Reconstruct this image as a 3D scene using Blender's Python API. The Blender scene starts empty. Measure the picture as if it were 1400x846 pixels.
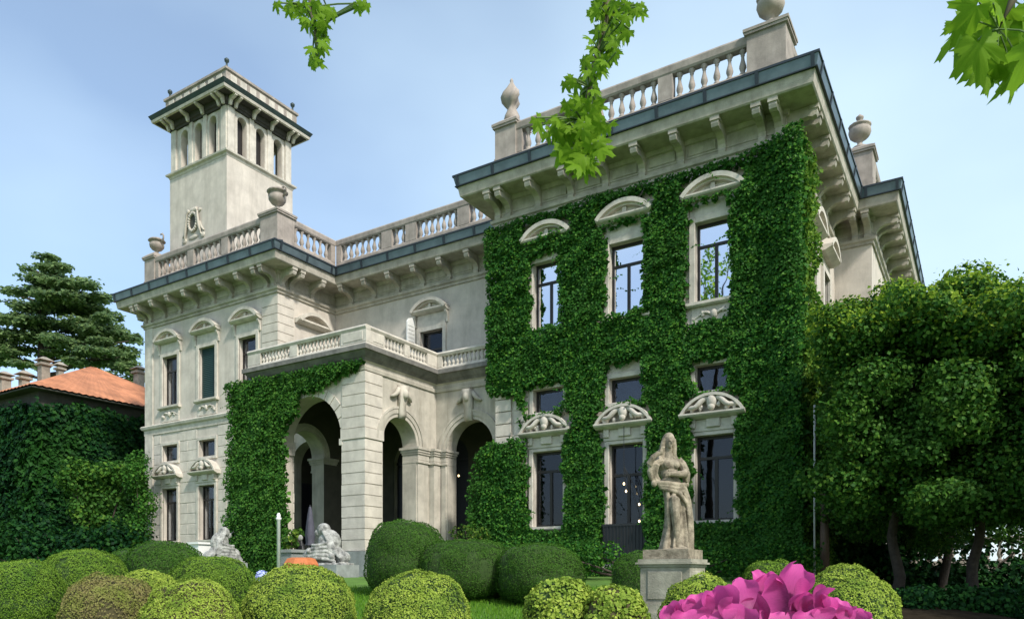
import bpy, bmesh, math, random
import numpy as np
from mathutils import Vector, Matrix
random.seed(7)
rng = np.random.default_rng(7)
PI = math.pi
sc = bpy.context.scene
C = sc.collection

# ------------------------------------------------------------------ camera, sky, sun, exposure
# X runs along the villa front, Y into the picture, z = 0 is the eye level of the camera
YAW = math.atan2(.530, .848)
cd = bpy.data.cameras.new('camera')
cam = bpy.data.objects.new('camera', cd)
C.objects.link(cam)
cam.location = (0, 0, 0)
cam.rotation_euler = (PI / 2, 0, YAW)
cd.sensor_width = 36
cd.lens = 36 * 1032 / 1400
cd.shift_y = (785 - 423) / 1400
cd.clip_start = .05
cd.clip_end = 8000
sc.camera = cam

SUN_AZ, SUN_EL = (.90, -.40), math.radians(43)
w = bpy.data.worlds.new('World')
sc.world = w
w.use_nodes = True
nt = w.node_tree
bg = nt.nodes['Background']
sky = nt.nodes.new('ShaderNodeTexSky')
sky.sky_type = 'NISHITA'
sky.sun_disc = False
sky.sun_elevation = SUN_EL
sky.sun_rotation = math.atan2(SUN_AZ[0], SUN_AZ[1])
sky.air_density = 1.0
sky.dust_density = 1.2
sky.ozone_density = 1.2
bg.inputs['Strength'].default_value = .13
tc = nt.nodes.new('ShaderNodeTexCoord')
mp = nt.nodes.new('ShaderNodeMapping')
mp.inputs['Scale'].default_value = (1.0, 1.0, 2.0)
mp.inputs['Location'].default_value = (3, 1, 2)
ns = nt.nodes.new('ShaderNodeTexNoise')
ns.inputs['Scale'].default_value = 1.2
ns.inputs['Detail'].default_value = 5
ns.inputs['Roughness'].default_value = .42
cr = nt.nodes.new('ShaderNodeValToRGB')
cr.color_ramp.elements[0].position = .40
cr.color_ramp.elements[0].color = (.15, .15, .15, 1)
cr.color_ramp.elements[1].position = .72
cr.color_ramp.elements[1].color = (.70, .70, .70, 1)
mx = nt.nodes.new('ShaderNodeMix')
mx.data_type = 'RGBA'
mx.inputs['B'].default_value = (4.3, 5.5, 6.25, 1)
L = nt.links.new
L(tc.outputs['Generated'], mp.inputs['Vector'])
L(mp.outputs['Vector'], ns.inputs['Vector'])
L(ns.outputs['Fac'], cr.inputs['Fac'])
L(cr.outputs['Color'], mx.inputs['Factor'])
L(sky.outputs['Color'], mx.inputs['A'])
L(mx.outputs['Result'], bg.inputs['Color'])

sd = bpy.data.lights.new('sun', 'SUN')
sd.energy = 2.7
sd.angle = math.radians(6)
sd.color = (1, .95, .86)
sun = bpy.data.objects.new('sun', sd)
C.objects.link(sun)
_k = math.hypot(*SUN_AZ)
SDIR = Vector((SUN_AZ[0] / _k * math.cos(SUN_EL), SUN_AZ[1] / _k * math.cos(SUN_EL), math.sin(SUN_EL)))
sun.rotation_euler = SDIR.to_track_quat('Z', 'Y').to_euler()
sun.location = SDIR * 60
sc.view_settings.view_transform = 'Standard'
sc.view_settings.look = 'None'
sc.view_settings.gamma = 1
sc.view_settings.exposure = 0.8
sc.render.engine = 'CYCLES'
sc.cycles.max_bounces = 7
sc.cycles.transparent_max_bounces = 10
sc.cycles.use_denoising = True

# ------------------------------------------------------------------ helpers
CY, SY = math.cos(YAW), math.sin(YAW)


def at(x, y, D):
    """point seen at photo pixel x, y at forward distance D"""
    a = (x - 700) / 1032
    return Vector(((CY * a - SY) * D, (SY * a + CY) * D, (785 - y) / 1032 * D))


def fwd(x, y):
    return -SY * x + CY * y, CY * x + SY * y


def sstep(a, b, x):
    t = np.clip((x - a) / (b - a), 0, 1)
    return t * t * (3 - 2 * t)


def hashn(i, j, k, s):
    h = (i * 374761393 + j * 668265263 + k * 2147483647 + s * 974634777) & 0xffffffff
    h = ((h ^ (h >> 13)) * 1274126177) & 0xffffffff
    h = h ^ (h >> 16)
    return (h & 0xffff) / 65535.0


def vnoise(P, scale, seed=0):
    P = np.asarray(P, float) * scale
    I = np.floor(P).astype(np.int64)
    F = P - I
    F = F * F * (3 - 2 * F)
    out = np.zeros(len(P))
    for a in (0, 1):
        for b in (0, 1):
            for c in (0, 1):
                wgt = (F[:, 0] if a else 1 - F[:, 0]) * (F[:, 1] if b else 1 - F[:, 1]) * (F[:, 2] if c else 1 - F[:, 2])
                out += wgt * hashn(I[:, 0] + a, I[:, 1] + b, I[:, 2] + c, seed)
    return out


def fbm(P, scale, seed=0):
    return .57 * vnoise(P, scale, seed) + .28 * vnoise(P, scale * 2.1, seed + 1) + .15 * vnoise(P, scale * 4.3, seed + 2)


class Fr:
    """wall frame: kind 'f' faces -Y at y = k, 's' faces +X at x = k, 'b' faces -X at x = k, 'i' faces +Y"""
    def __init__(s, kind, k):
        s.kind, s.k = kind, k

    def P(s, u, d, z):
        if s.kind == 'f': return (u, s.k - d, z)
        if s.kind == 's': return (s.k + d, u, z)
        if s.kind == 'b': return (s.k - d, u, z)
        return (u, s.k + d, z)


class MB:
    def __init__(s):
        s.v, s.f = [], []

    def quad(s, *pts):
        n = len(s.v)
        s.v += [tuple(p) for p in pts]
        s.f.append(tuple(range(n, n + len(pts))))
        return s

    def hexa(s, p):
        n = len(s.v)
        s.v += [tuple(q) for q in p]
        s.f += [tuple(n + i for i in q) for q in ((0, 3, 2, 1), (4, 5, 6, 7), (0, 1, 5, 4), (1, 2, 6, 5), (2, 3, 7, 6), (3, 0, 4, 7))]
        return s

    def box(s, x0, x1, y0, y1, z0, z1):
        return s.hexa([(x0, y0, z0), (x1, y0, z0), (x1, y1, z0), (x0, y1, z0), (x0, y0, z1), (x1, y0, z1), (x1, y1, z1), (x0, y1, z1)])

    def fbox(s, fr, u0, u1, d0, d1, z0, z1, c=0):
        if c:   # chamfered front edges
            P = fr.P
            a = [P(u0, d0, z0), P(u1, d0, z0), P(u1, d0, z1), P(u0, d0, z1)]
            b = [P(u0, d1 - c, z0), P(u1, d1 - c, z0), P(u1, d1 - c, z1), P(u0, d1 - c, z1)]
            e = [P(u0 + c, d1, z0 + c), P(u1 - c, d1, z0 + c), P(u1 - c, d1, z1 - c), P(u0 + c, d1, z1 - c)]
            n = len(s.v)
            s.v += a + b + e
            for i in range(4):
                j = (i + 1) % 4
                s.f += [(n + i, n + j, n + 4 + j, n + 4 + i), (n + 4 + i, n + 4 + j, n + 8 + j, n + 8 + i)]
            s.f += [(n + 8, n + 9, n + 10, n + 11), (n + 3, n + 2, n + 1, n)]
            return s
        return s.hexa([fr.P(u0, d0, z0), fr.P(u1, d0, z0), fr.P(u1, d1, z0), fr.P(u0, d1, z0),
                       fr.P(u0, d0, z1), fr.P(u1, d0, z1), fr.P(u1, d1, z1), fr.P(u0, d1, z1)])

    def uprism(s, fr, u0, u1, prof):
        """extrude a (d, z) profile along u"""
        n, m = len(s.v), len(prof)
        s.v += [fr.P(u0, d, z) for d, z in prof] + [fr.P(u1, d, z) for d, z in prof]
        for i in range(m):
            j = (i + 1) % m
            s.f.append((n + i, n + j, n + m + j, n + m + i))
        s.f += [tuple(range(n + m - 1, n - 1, -1)), tuple(range(n + m, n + 2 * m))]
        return s

    def dprism(s, fr, d0, d1, poly):
        """extrude a (u, z) outline along the wall normal"""
        n, m = len(s.v), len(poly)
        s.v += [fr.P(u, d0, z) for u, z in poly] + [fr.P(u, d1, z) for u, z in poly]
        for i in range(m):
            j = (i + 1) % m
            s.f.append((n + i, n + j, n + m + j, n + m + i))
        s.f += [tuple(range(n + m - 1, n - 1, -1)), tuple(range(n + m, n + 2 * m))]
        return s

    def strip(s, fr, d0, d1, outer, inner):
        """band between two (u, z) polylines of equal length"""
        for i in range(len(outer) - 1):
            a, b, c, e = outer[i], outer[i + 1], inner[i + 1], inner[i]
            s.hexa([fr.P(a[0], d0, a[1]), fr.P(b[0], d0, b[1]), fr.P(c[0], d0, c[1]), fr.P(e[0], d0, e[1]),
                    fr.P(a[0], d1, a[1]), fr.P(b[0], d1, b[1]), fr.P(c[0], d1, c[1]), fr.P(e[0], d1, e[1])])
        return s

    def lathe(s, prof, cx=0, cy=0, z0=0, n=12, sq=0):
        m = len(prof)
        b = len(s.v)
        for r, z in prof:
            for i in range(n):
                a = 2 * PI * (i + .5) / n
                k = 1 / max(abs(math.cos(a)), abs(math.sin(a))) if sq else 1
                s.v.append((cx + r * k * math.cos(a), cy + r * k * math.sin(a), z0 + z))
        for q in range(m - 1):
            for i in range(n):
                j = (i + 1) % n
                s.f.append((b + q * n + i, b + q * n + j, b + q * n + n + j, b + q * n + n + i))
        s.f += [tuple(b + i for i in range(n - 1, -1, -1)), tuple(b + (m - 1) * n + i for i in range(n))]
        return s

    def tube(s, path, rad, n=8):
        path = [Vector(p) for p in path]
        if not hasattr(rad, '__len__'): rad = [rad] * len(path)
        b = len(s.v)
        for i, p in enumerate(path):
            t = (path[min(i + 1, len(path) - 1)] - path[max(i - 1, 0)]).normalized()
            up = Vector((0, 0, 1)) if abs(t.z) < .9 else Vector((0, 1, 0))
            x = t.cross(up).normalized()
            y = t.cross(x)
            for k in range(n):
                a = 2 * PI * k / n
                s.v.append(tuple(p + (x * math.cos(a) + y * math.sin(a)) * rad[i]))
        for i in range(len(path) - 1):
            for k in range(n):
                j = (k + 1) % n
                s.f.append((b + i * n + k, b + i * n + j, b + i * n + n + j, b + i * n + n + k))
        s.f += [tuple(b + k for k in range(n)), tuple(b + (len(path) - 1) * n + k for k in range(n - 1, -1, -1))]
        return s

    def ell(s, c, r, n=10, m=7, rot=None):
        b = len(s.v)
        R = rot or Matrix.Identity(3)
        for q in range(m + 1):
            th = PI * q / m
            for i in range(n):
                a = 2 * PI * i / n
                p = R @ Vector((r[0] * math.sin(th) * math.cos(a), r[1] * math.sin(th) * math.sin(a), r[2] * math.cos(th)))
                s.v.append((c[0] + p.x, c[1] + p.y, c[2] + p.z))
        for q in range(m):
            for i in range(n):
                j = (i + 1) % n
                s.f.append((b + q * n + i, b + q * n + j, b + q * n + n + j, b + q * n + n + i))
        return s

    def sweep(s, path, prof, closed=False):
        """mitred sweep of a (d, z) outline along a plan polyline; d grows to the right of the path"""
        N, m = len(path), len(prof)
        b = len(s.v)
        segs = []
        for i in range(N if closed else N - 1):
            a, c = path[i], path[(i + 1) % N]
            l = math.hypot(c[0] - a[0], c[1] - a[1])
            segs.append(((c[1] - a[1]) / l, -(c[0] - a[0]) / l))
        for i in range(N):
            if closed: n1, n2 = segs[i - 1], segs[i]
            else: n1, n2 = segs[max(i - 1, 0)], segs[min(i, N - 2)]
            k = 1 + n1[0] * n2[0] + n1[1] * n2[1]
            mx_, my_ = (n1[0] + n2[0]) / k, (n1[1] + n2[1]) / k
            for d, z in prof: s.v.append((path[i][0] + mx_ * d, path[i][1] + my_ * d, z))
        for i in range(N if closed else N - 1):
            o, p = b + i * m, b + ((i + 1) % N) * m
            for q in range(m):
                r = (q + 1) % m
                s.f.append((o + q, o + r, p + r, p + q))
        if not closed:
            s.f += [tuple(b + q for q in range(m)), tuple(b + (N - 1) * m + q for q in range(m - 1, -1, -1))]
        return s

    def wall(s, fr, u0, u1, z0, z1, holes=(), th=.45):
        """holes: (ua, ub, za, zb, arched): za sill, zb head or springing line"""
        def top(h, u):
            if not h[4]: return h[3]
            c, r = (h[0] + h[1]) / 2, (h[1] - h[0]) / 2
            return h[3] + math.sqrt(max(r * r - (u - c) ** 2, 0))
        bp = {u0, u1}
        for h in holes:
            bp |= {h[0], h[1]}
            if h[4]:
                c, r = (h[0] + h[1]) / 2, (h[1] - h[0]) / 2
                bp |= {c - r * math.cos(PI * i / 20) for i in range(1, 20)}
        bp = sorted(b for b in bp if u0 - 1e-6 <= b <= u1 + 1e-6)
        P = fr.P
        for p, q in zip(bp, bp[1:]):
            if q - p < 1e-5: continue
            mid = (p + q) / 2
            cur = (z0, z0)
            for h in sorted((h for h in holes if h[0] < mid < h[1]), key=lambda h: h[2]):
                for d in (0, -th):
                    if h[2] > cur[0] + 1e-6: s.quad(P(p, d, cur[0]), P(q, d, cur[1]), P(q, d, h[2]), P(p, d, h[2]))
                if h[2] > z0: s.quad(P(p, 0, h[2]), P(q, 0, h[2]), P(q, -th, h[2]), P(p, -th, h[2]))
                cur = (top(h, p), top(h, q))
                s.quad(P(p, 0, cur[0]), P(q, 0, cur[1]), P(q, -th, cur[1]), P(p, -th, cur[0]))
            for d in (0, -th): s.quad(P(p, d, cur[0]), P(q, d, cur[1]), P(q, d, z1), P(p, d, z1))
        for h in holes:
            for u in h[:2]:
                s.quad(P(u, 0, h[2]), P(u, -th, h[2]), P(u, -th, h[3]), P(u, 0, h[3]))
        s.quad(P(u0, 0, z1), P(u1, 0, z1), P(u1, -th, z1), P(u0, -th, z1))
        return s

    def mesh(s, name, mat, smooth=False, recalc=True):
        me = bpy.data.meshes.new(name)
        me.from_pydata(s.v, [], s.f)
        if recalc:
            bm = bmesh.new()
            bm.from_mesh(me)
            bmesh.ops.recalc_face_normals(bm, faces=bm.faces)
            bm.to_mesh(me)
            bm.free()
        if smooth: me.polygons.foreach_set('use_smooth', [True] * len(me.polygons))
        me.materials.append(mat)
        me.update()
        return me

    def build(s, name, mat, parent=None, smooth=False, recalc=True):
        return link(name, s.mesh(name, mat, smooth, recalc), parent)


def link(name, me, parent=None, loc=None, rot=None, scale=None):
    o = bpy.data.objects.new(name, me)
    C.objects.link(o)
    if parent: o.parent = parent
    if loc is not None: o.location = loc
    if rot is not None: o.rotation_euler = rot
    if scale is not None: o.scale = scale
    return o


def tag(o, label=None, cat=None, group=None, kind=None):
    if label: o['label'] = label
    if cat: o['category'] = cat
    if group: o['group'] = group
    if kind: o['kind'] = kind
    return o


def empty(name, loc=(0, 0, 0)):
    o = bpy.data.objects.new(name, None)
    C.objects.link(o)
    o.location = loc
    o.empty_display_size = .3
    return o


def under(parent, o):
    """parent a world-space mesh object to an Empty that sits away from the origin"""
    o.parent = parent
    o.matrix_parent_inverse = Matrix.Translation(-parent.location)
    return o


def np_mesh(name, V, Fa, mat, smooth=False):
    me = bpy.data.meshes.new(name)
    V = np.asarray(V, np.float32)
    Fa = np.asarray(Fa, np.int32)
    k = Fa.shape[1]
    me.vertices.add(len(V))
    me.vertices.foreach_set('co', V.ravel())
    me.loops.add(Fa.size)
    me.loops.foreach_set('vertex_index', Fa.ravel())
    me.polygons.add(len(Fa))
    me.polygons.foreach_set('loop_start', np.arange(0, Fa.size, k, dtype=np.int32))
    if smooth: me.polygons.foreach_set('use_smooth', np.ones(len(Fa), bool))
    me.materials.append(mat)
    me.update(calc_edges=True)
    return me


LEAF4 = (np.array([(0, 0, 0), (.46, .42, .10), (0, 1, -.06), (-.46, .42, .10)]), np.array([(0, 1, 2), (0, 2, 3)]))
LEAFW = (np.array([(0, 0, 0), (.34, .3, .07), (.3, .7, .05), (0, 1, -.1), (-.3, .7, .05), (-.34, .3, .07)]),
         np.array([(0, 1, 2), (0, 2, 3), (0, 3, 4), (0, 4, 5)]))


def leaf_mesh(name, P, N, size, mat, down=.7, tilt=.55, tpl=LEAF4):
    """many small leaves: base points P, surface normals N"""
    n = len(P)
    N = N + rng.normal(0, tilt, (n, 3))
    N /= np.linalg.norm(N, axis=1)[:, None] + 1e-9
    T = rng.normal(0, .6, (n, 3)) + np.array([0, 0, -down])
    T -= N * (T * N).sum(1)[:, None]
    T /= np.linalg.norm(T, axis=1)[:, None] + 1e-9
    B = np.cross(N, T)
    tv, tf = tpl
    V = P[:, None, :] + size[:, None, None] * (tv[None, :, 0:1] * B[:, None, :] + tv[None, :, 1:2] * T[:, None, :] + tv[None, :, 2:3] * N[:, None, :])
    F_ = tf[None] + (np.arange(n) * len(tv))[:, None, None]
    return np_mesh(name, V.reshape(-1, 3), F_.reshape(-1, tf.shape[1]), mat)


# ------------------------------------------------------------------ materials
def mat(name, col, rough=.8, metal=0., spec=.4, var=0., vscale=3., bump=0., bscale=40., col2=None, stain=None):
    m = bpy.data.materials.new(name)
    m.use_nodes = True
    t = m.node_tree
    b = t.nodes['Principled BSDF']
    b.inputs['Roughness'].default_value = rough
    b.inputs['Metallic'].default_value = metal
    b.inputs['Specular IOR Level'].default_value = spec
    b.inputs['Base Color'].default_value = (*col, 1)
    geo = t.nodes.new('ShaderNodeNewGeometry')
    l = t.links.new
    if var or col2:
        n = t.nodes.new('ShaderNodeTexNoise')
        n.inputs['Scale'].default_value = vscale
        n.inputs['Detail'].default_value = 6
        n.inputs['Roughness'].default_value = .62
        l(geo.outputs['Position'], n.inputs['Vector'])
        r = t.nodes.new('ShaderNodeValToRGB')
        r.color_ramp.elements[0].position = .34
        r.color_ramp.elements[1].position = .68
        c2 = col2 or tuple(c * (1 - var) for c in col)
        r.color_ramp.elements[0].color = (*c2, 1)
        r.color_ramp.elements[1].color = (*[min(c * (1 + var * .35), 1) for c in col], 1)
        l(n.outputs['Fac'], r.inputs['Fac'])
        out = r.outputs['Color']
        if stain:   # vertical weathering streaks
            mp_ = t.nodes.new('ShaderNodeMapping')
            mp_.inputs['Scale'].default_value = (1.6, 1.6, .22)
            n2 = t.nodes.new('ShaderNodeTexNoise')
            n2.inputs['Scale'].default_value = 1.5
            n2.inputs['Detail'].default_value = 7
            n2.inputs['Roughness'].default_value = .7
            r2 = t.nodes.new('ShaderNodeValToRGB')
            r2.color_ramp.elements[0].position = .46
            r2.color_ramp.elements[1].position = .78
            r2.color_ramp.elements[0].color = (0, 0, 0, 1)
            r2.color_ramp.elements[1].color = (stain[3],) * 3 + (1,)
            mm = t.nodes.new('ShaderNodeMix')
            mm.data_type = 'RGBA'
            mm.inputs['B'].default_value = (*stain[:3], 1)
            l(geo.outputs['Position'], mp_.inputs['Vector'])
            l(mp_.outputs['Vector'], n2.inputs['Vector'])
            l(n2.outputs['Fac'], r2.inputs['Fac'])
            l(r2.outputs['Color'], mm.inputs['Factor'])
            l(out, mm.inputs['A'])
            out = mm.outputs['Result']
        l(out, b.inputs['Base Color'])
    if bump:
        n3 = t.nodes.new('ShaderNodeTexNoise')
        n3.inputs['Scale'].default_value = bscale
        n3.inputs['Detail'].default_value = 5
        l(geo.outputs['Position'], n3.inputs['Vector'])
        bp = t.nodes.new('ShaderNodeBump')
        bp.inputs['Strength'].default_value = bump
        bp.inputs['Distance'].default_value = .03
        l(n3.outputs['Fac'], bp.inputs['Height'])
        l(bp.outputs['Normal'], b.inputs['Normal'])
    return m


def leafmat(name, cols, rough=.5, trans=.3, spec=.1, nscale=.0, ncol=None):
    """cols: list of leaf colours picked at random leaf by leaf; ncol: colour of patches"""
    m = bpy.data.materials.new(name)
    m.use_nodes = True
    t = m.node_tree
    l = t.links.new
    b = t.nodes['Principled BSDF']
    b.inputs['Roughness'].default_value = rough + .1
    b.inputs['Specular IOR Level'].default_value = spec
    geo = t.nodes.new('ShaderNodeNewGeometry')
    r = t.nodes.new('ShaderNodeValToRGB')
    e = r.color_ramp.elements
    while len(e) < len(cols): e.new(.5)
    for i, c in enumerate(cols):
        e[i].position = i / (len(cols) - 1)
        e[i].color = (*c, 1)
    l(geo.outputs['Random Per Island'], r.inputs['Fac'])
    out = r.outputs['Color']
    if nscale:
        n = t.nodes.new('ShaderNodeTexNoise')
        n.inputs['Scale'].default_value = nscale
        n.inputs['Detail'].default_value = 4
        l(geo.outputs['Position'], n.inputs['Vector'])
        r2 = t.nodes.new('ShaderNodeValToRGB')
        r2.color_ramp.elements[0].position = .48
        r2.color_ramp.elements[1].position = .70
        mm = t.nodes.new('ShaderNodeMix')
        mm.data_type = 'RGBA'
        mm.inputs['B'].default_value = (*ncol, 1)
        l(n.outputs['Fac'], r2.inputs['Fac'])
        l(r2.outputs['Color'], mm.inputs['Factor'])
        l(out, mm.inputs['A'])
        out = mm.outputs['Result']
    l(out, b.inputs['Base Color'])
    tr = t.nodes.new('ShaderNodeBsdfTranslucent')
    l(out, tr.inputs['Color'])
    ms = t.nodes.new('ShaderNodeMixShader')
    ms.inputs['Fac'].default_value = trans
    l(b.outputs[0], ms.inputs[1])
    l(tr.outputs[0], ms.inputs[2])
    l(ms.outputs[0], t.nodes['Material Output'].inputs['Surface'])
    return m


def glassmat(name, fac, tint=(.86, .88, .98), body=(.5, .55, .6)):
    m = bpy.data.materials.new(name)
    m.use_nodes = True
    t = m.node_tree
    t.nodes.remove(t.nodes['Principled BSDF'])
    g = t.nodes.new('ShaderNodeBsdfGlossy')
    g.inputs['Roughness'].default_value = .015
    g.inputs['Color'].default_value = (*tint, 1)
    tr = t.nodes.new('ShaderNodeBsdfTransparent')
    tr.inputs['Color'].default_value = (*body, 1)
    ms = t.nodes.new('ShaderNodeMixShader')
    ms.inputs['Fac'].default_value = fac
    n = t.nodes.new('ShaderNodeTexNoise')
    n.inputs['Scale'].default_value = .9
    bp = t.nodes.new('ShaderNodeBump')
    bp.inputs['Strength'].default_value = .02
    bp.inputs['Distance'].default_value = .1
    geo = t.nodes.new('ShaderNodeNewGeometry')
    t.links.new(geo.outputs['Position'], n.inputs['Vector'])
    t.links.new(n.outputs['Fac'], bp.inputs['Height'])
    t.links.new(bp.outputs['Normal'], g.inputs['Normal'])
    t.links.new(tr.outputs[0], ms.inputs[1])
    t.links.new(g.outputs[0], ms.inputs[2])
    t.links.new(ms.outputs[0], t.nodes['Material Output'].inputs['Surface'])
    return m


M = {
    'stone': mat('stone_render', (.56, .505, .44), .85, var=.2, vscale=1.3, bump=.3, bscale=30, stain=(.28, .245, .20, .55)),
    'trim': mat('carved_stone', (.57, .525, .455), .8, var=.25, vscale=2.5, bump=.25, bscale=45, stain=(.25, .22, .18, .5)),
    'block': mat('stone_block', (.58, .53, .46), .82, var=.2, vscale=2.0, bump=.3, bscale=25, stain=(.30, .27, .22, .45)),
    'grey': mat('stained_stone', (.50, .46, .39), .85, var=.25, vscale=1.6, bump=.3, bscale=30, stain=(.2, .18, .14, .65)),
    'bulb': None,
    'cornice': mat('grey_brown_cornice', (.45, .41, .345), .85, var=.3, vscale=2.2, bump=.35, bscale=40, stain=(.18, .16, .12, .65)),  # greyer and darker than the wall stone, with streaks
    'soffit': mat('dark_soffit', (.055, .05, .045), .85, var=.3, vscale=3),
    'chimney': mat('chimney_stone', (.30, .27, .22), .9, var=.4, vscale=2, bump=.4),
    'rail': mat('shaded_weathered_stone', (.36, .31, .27), .85, var=.3, vscale=2.2, bump=.3, bscale=40, stain=(.14, .12, .10, .6)),  # roof stone seen from below, its shading put into the darker tone
    'slab': mat('blackened_stone', (.20, .19, .175), .85, var=.45, vscale=2.0, bump=.3, bscale=30, stain=(.07, .07, .06, .7)),
    'white': mat('white_paint', (.74, .74, .72), .6, var=.08, vscale=4),
    'gutter': mat('painted_gutter', (.13, .175, .195), .4, metal=.3, spec=.5, var=.3, vscale=1.5),
    'strap': mat('gutter_strap', (.03, .04, .05), .5, metal=.3),
    'towermetal': mat('dark_copper', (.035, .055, .055), .5, metal=.2, var=.3, vscale=2),
    'frame': mat('dark_window_wood', (.018, .015, .014), .45),
    'greyframe': mat('grey_window_wood', (.16, .16, .15), .5),
    'shutter': mat('green_shutter', (.012, .045, .045), .5),
    'curtain': mat('curtain_cloth', (.62, .61, .57), .9, var=.1, vscale=6),
    'inside': mat('dim_interior', (.10, .09, .08), .9, var=.2, vscale=2),
    'door': mat('dark_door', (.022, .02, .032), .4),
    'iron': mat('dark_iron', (.03, .032, .035), .5, metal=.4),
    'glass': glassmat('reflecting_glass', .9, tint=(.95, .95, 1)),
    'glass_mid': glassmat('window_glass', .035),
    'glass_low': glassmat('clear_glass', .05, body=(.88, .9, .92)),
    'roof': mat('flat_roof', (.16, .15, .14), .9),
    'terracotta': mat('terracotta_roof', (.48, .20, .10), .85, var=.35, vscale=1.2, bump=.35, bscale=14),
    'pot': mat('terracotta_pot', (.48, .15, .05), .75, var=.2, vscale=8),
    'loggia': mat('loggia_shade', (.085, .075, .06), .9, var=.25, vscale=2),  # porch shade put into this near black colour
    'dark_wall': mat('dark_plaster', (.06, .06, .05), .9, var=.3),
    'statue': mat('weathered_statue', (.38, .325, .24), .85, col2=(.12, .10, .07), vscale=9, bump=.4, bscale=60),
    'marble': mat('pale_statue', (.46, .46, .43), .85, col2=(.10, .10, .095), vscale=7, bump=.5, bscale=40),
    'pedestal': mat('pedestal_stone', (.36, .34, .27), .85, var=.4, vscale=3, bump=.3, bscale=35, stain=(.14, .14, .09, .6)),
    'greystone': mat('grey_stone', (.26, .28, .27), .85, var=.3, vscale=3, bump=.3),
    'bark': mat('bark', (.055, .042, .032), .9, var=.4, vscale=9, bump=.7, bscale=22),
    'twig': mat('twig_bark', (.10, .085, .05), .8),
    'shaded_soil': mat('shaded_soil', (.03, .024, .017), .95, spec=0, var=.4, vscale=4, bump=.6, bscale=10),  # tree shade put into the dark soil colour
    'lawn': mat('lawn', (.09, .19, .022), .9, var=.35, vscale=1.5, bump=.5, bscale=30),
    'pipe': mat('brown_pipe', (.13, .08, .055), .6, var=.3, vscale=4),
    'pole': mat('pale_pole', (.45, .45, .42), .6, var=.2, vscale=6),
    'parasol': mat('slate_canvas', (.075, .075, .10), .8, var=.2, vscale=8),
    'black': mat('dark_bronze', (.012, .012, .013), .5),
    'bluepetal': mat('pale_blue_petal', (.45, .52, .85), .7, var=.15, vscale=20),
    'base_green': mat('inner_twigs', (.03, .06, .012), .95),
    'base_brown': mat('inner_dry_twigs', (.07, .06, .025), .95),
    'stem': mat('stem', (.10, .16, .05), .7),
}
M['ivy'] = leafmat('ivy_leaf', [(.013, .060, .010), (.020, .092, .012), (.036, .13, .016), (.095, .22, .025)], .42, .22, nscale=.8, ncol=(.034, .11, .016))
M['ivy_bright'] = leafmat('sunny_ivy_leaf', [(.03, .10, .015), (.07, .17, .02), (.13, .25, .03), (.2, .32, .04)], .45, .35)  # paler copy of the ivy leaf, sunlight put into its colour
M['ivy_porch'] = leafmat('porch_ivy_leaf', [(.018, .07, .012), (.035, .12, .015), (.05, .15, .02), (.09, .2, .03)], .45, .25)
M['ivy_dark'] = leafmat('dark_ivy_leaf', [(.003, .02, .008), (.006, .035, .011), (.011, .055, .012), (.024, .085, .012)], .5, .2, nscale=.35, ncol=(.02, .075, .01))  # darker copy of the ivy leaf, tree shade put into its colour
M['box'] = leafmat('box_leaf', [(.10, .19, .022), (.13, .23, .026), (.16, .27, .032), (.21, .32, .045)], .6, .25, nscale=3.0, ncol=(.08, .17, .02))
M['box_light'] = leafmat('pale_box_leaf', [(.21, .30, .04), (.27, .37, .05), (.33, .42, .065), (.40, .48, .09)], .6, .25, nscale=3.0, ncol=(.13, .22, .03))
M['box_dry'] = leafmat('dry_box_leaf', [(.20, .20, .06), (.24, .21, .08), (.28, .23, .10), (.27, .29, .07)], .6, .25, nscale=2.4, ncol=(.22, .27, .05))
M['yew'] = leafmat('yew_leaf', [(.025, .075, .010), (.038, .105, .013), (.052, .13, .016), (.08, .165, .022)], .5, .2, nscale=1.3, ncol=(.06, .15, .016))
M['tree'] = leafmat('broadleaf', [(.02, .07, .012), (.035, .11, .016), (.06, .155, .02), (.12, .22, .03)], .42, .3, nscale=.6, ncol=(.045, .12, .02))
M['tree_top'] = leafmat('sunlit_leaf', [(.08, .17, .015), (.15, .27, .02), (.24, .36, .03), (.36, .46, .05)], .42, .4)  # lit copy of the broadleaf colour for the crown tops
M['cedar'] = leafmat('cedar_needles', [(.11, .18, .10), (.15, .24, .11), (.20, .30, .12), (.26, .36, .14)], .7, .5, nscale=.22, ncol=(.19, .28, .10))  # paled needles, distance haze put into the colour
M['plane'] = leafmat('plane_leaf', [(.08, .20, .015), (.13, .28, .02), (.22, .38, .025), (.36, .50, .04)], .4, .6)
M['shrub'] = leafmat('shrub_leaf', [(.02, .06, .012), (.04, .10, .016), (.08, .15, .02), (.16, .24, .03)], .5, .3)
M['grass'] = leafmat('grass_blade', [(.06, .16, .012), (.09, .22, .018), (.12, .27, .022), (.17, .3, .03)], .6, .3)
_p = leafmat('pink_petal', [(.55, .03, .26), (.68, .06, .36), (.78, .12, .45), (.60, .04, .30)], .42, .4, spec=.3)
_t = _p.node_tree        # petals are darker at the claw and in the veins, paler at the rim
_tc = _t.nodes.new('ShaderNodeTexCoord')
_sx = _t.nodes.new('ShaderNodeSeparateXYZ')
_t.links.new(_tc.outputs['Object'], _sx.inputs[0])
_mr = _t.nodes.new('ShaderNodeMapRange')
_mr.inputs['From Min'].default_value = .15
_mr.inputs['From Max'].default_value = 1.05
_mr.inputs['To Min'].default_value = .30
_mr.inputs['To Max'].default_value = 1.12
_wv = _t.nodes.new('ShaderNodeTexNoise')
_mpp = _t.nodes.new('ShaderNodeMapping')
_mpp.inputs['Scale'].default_value = (16, 1.6, 2)
_t.links.new(_tc.outputs['Object'], _mpp.inputs['Vector'])
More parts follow.
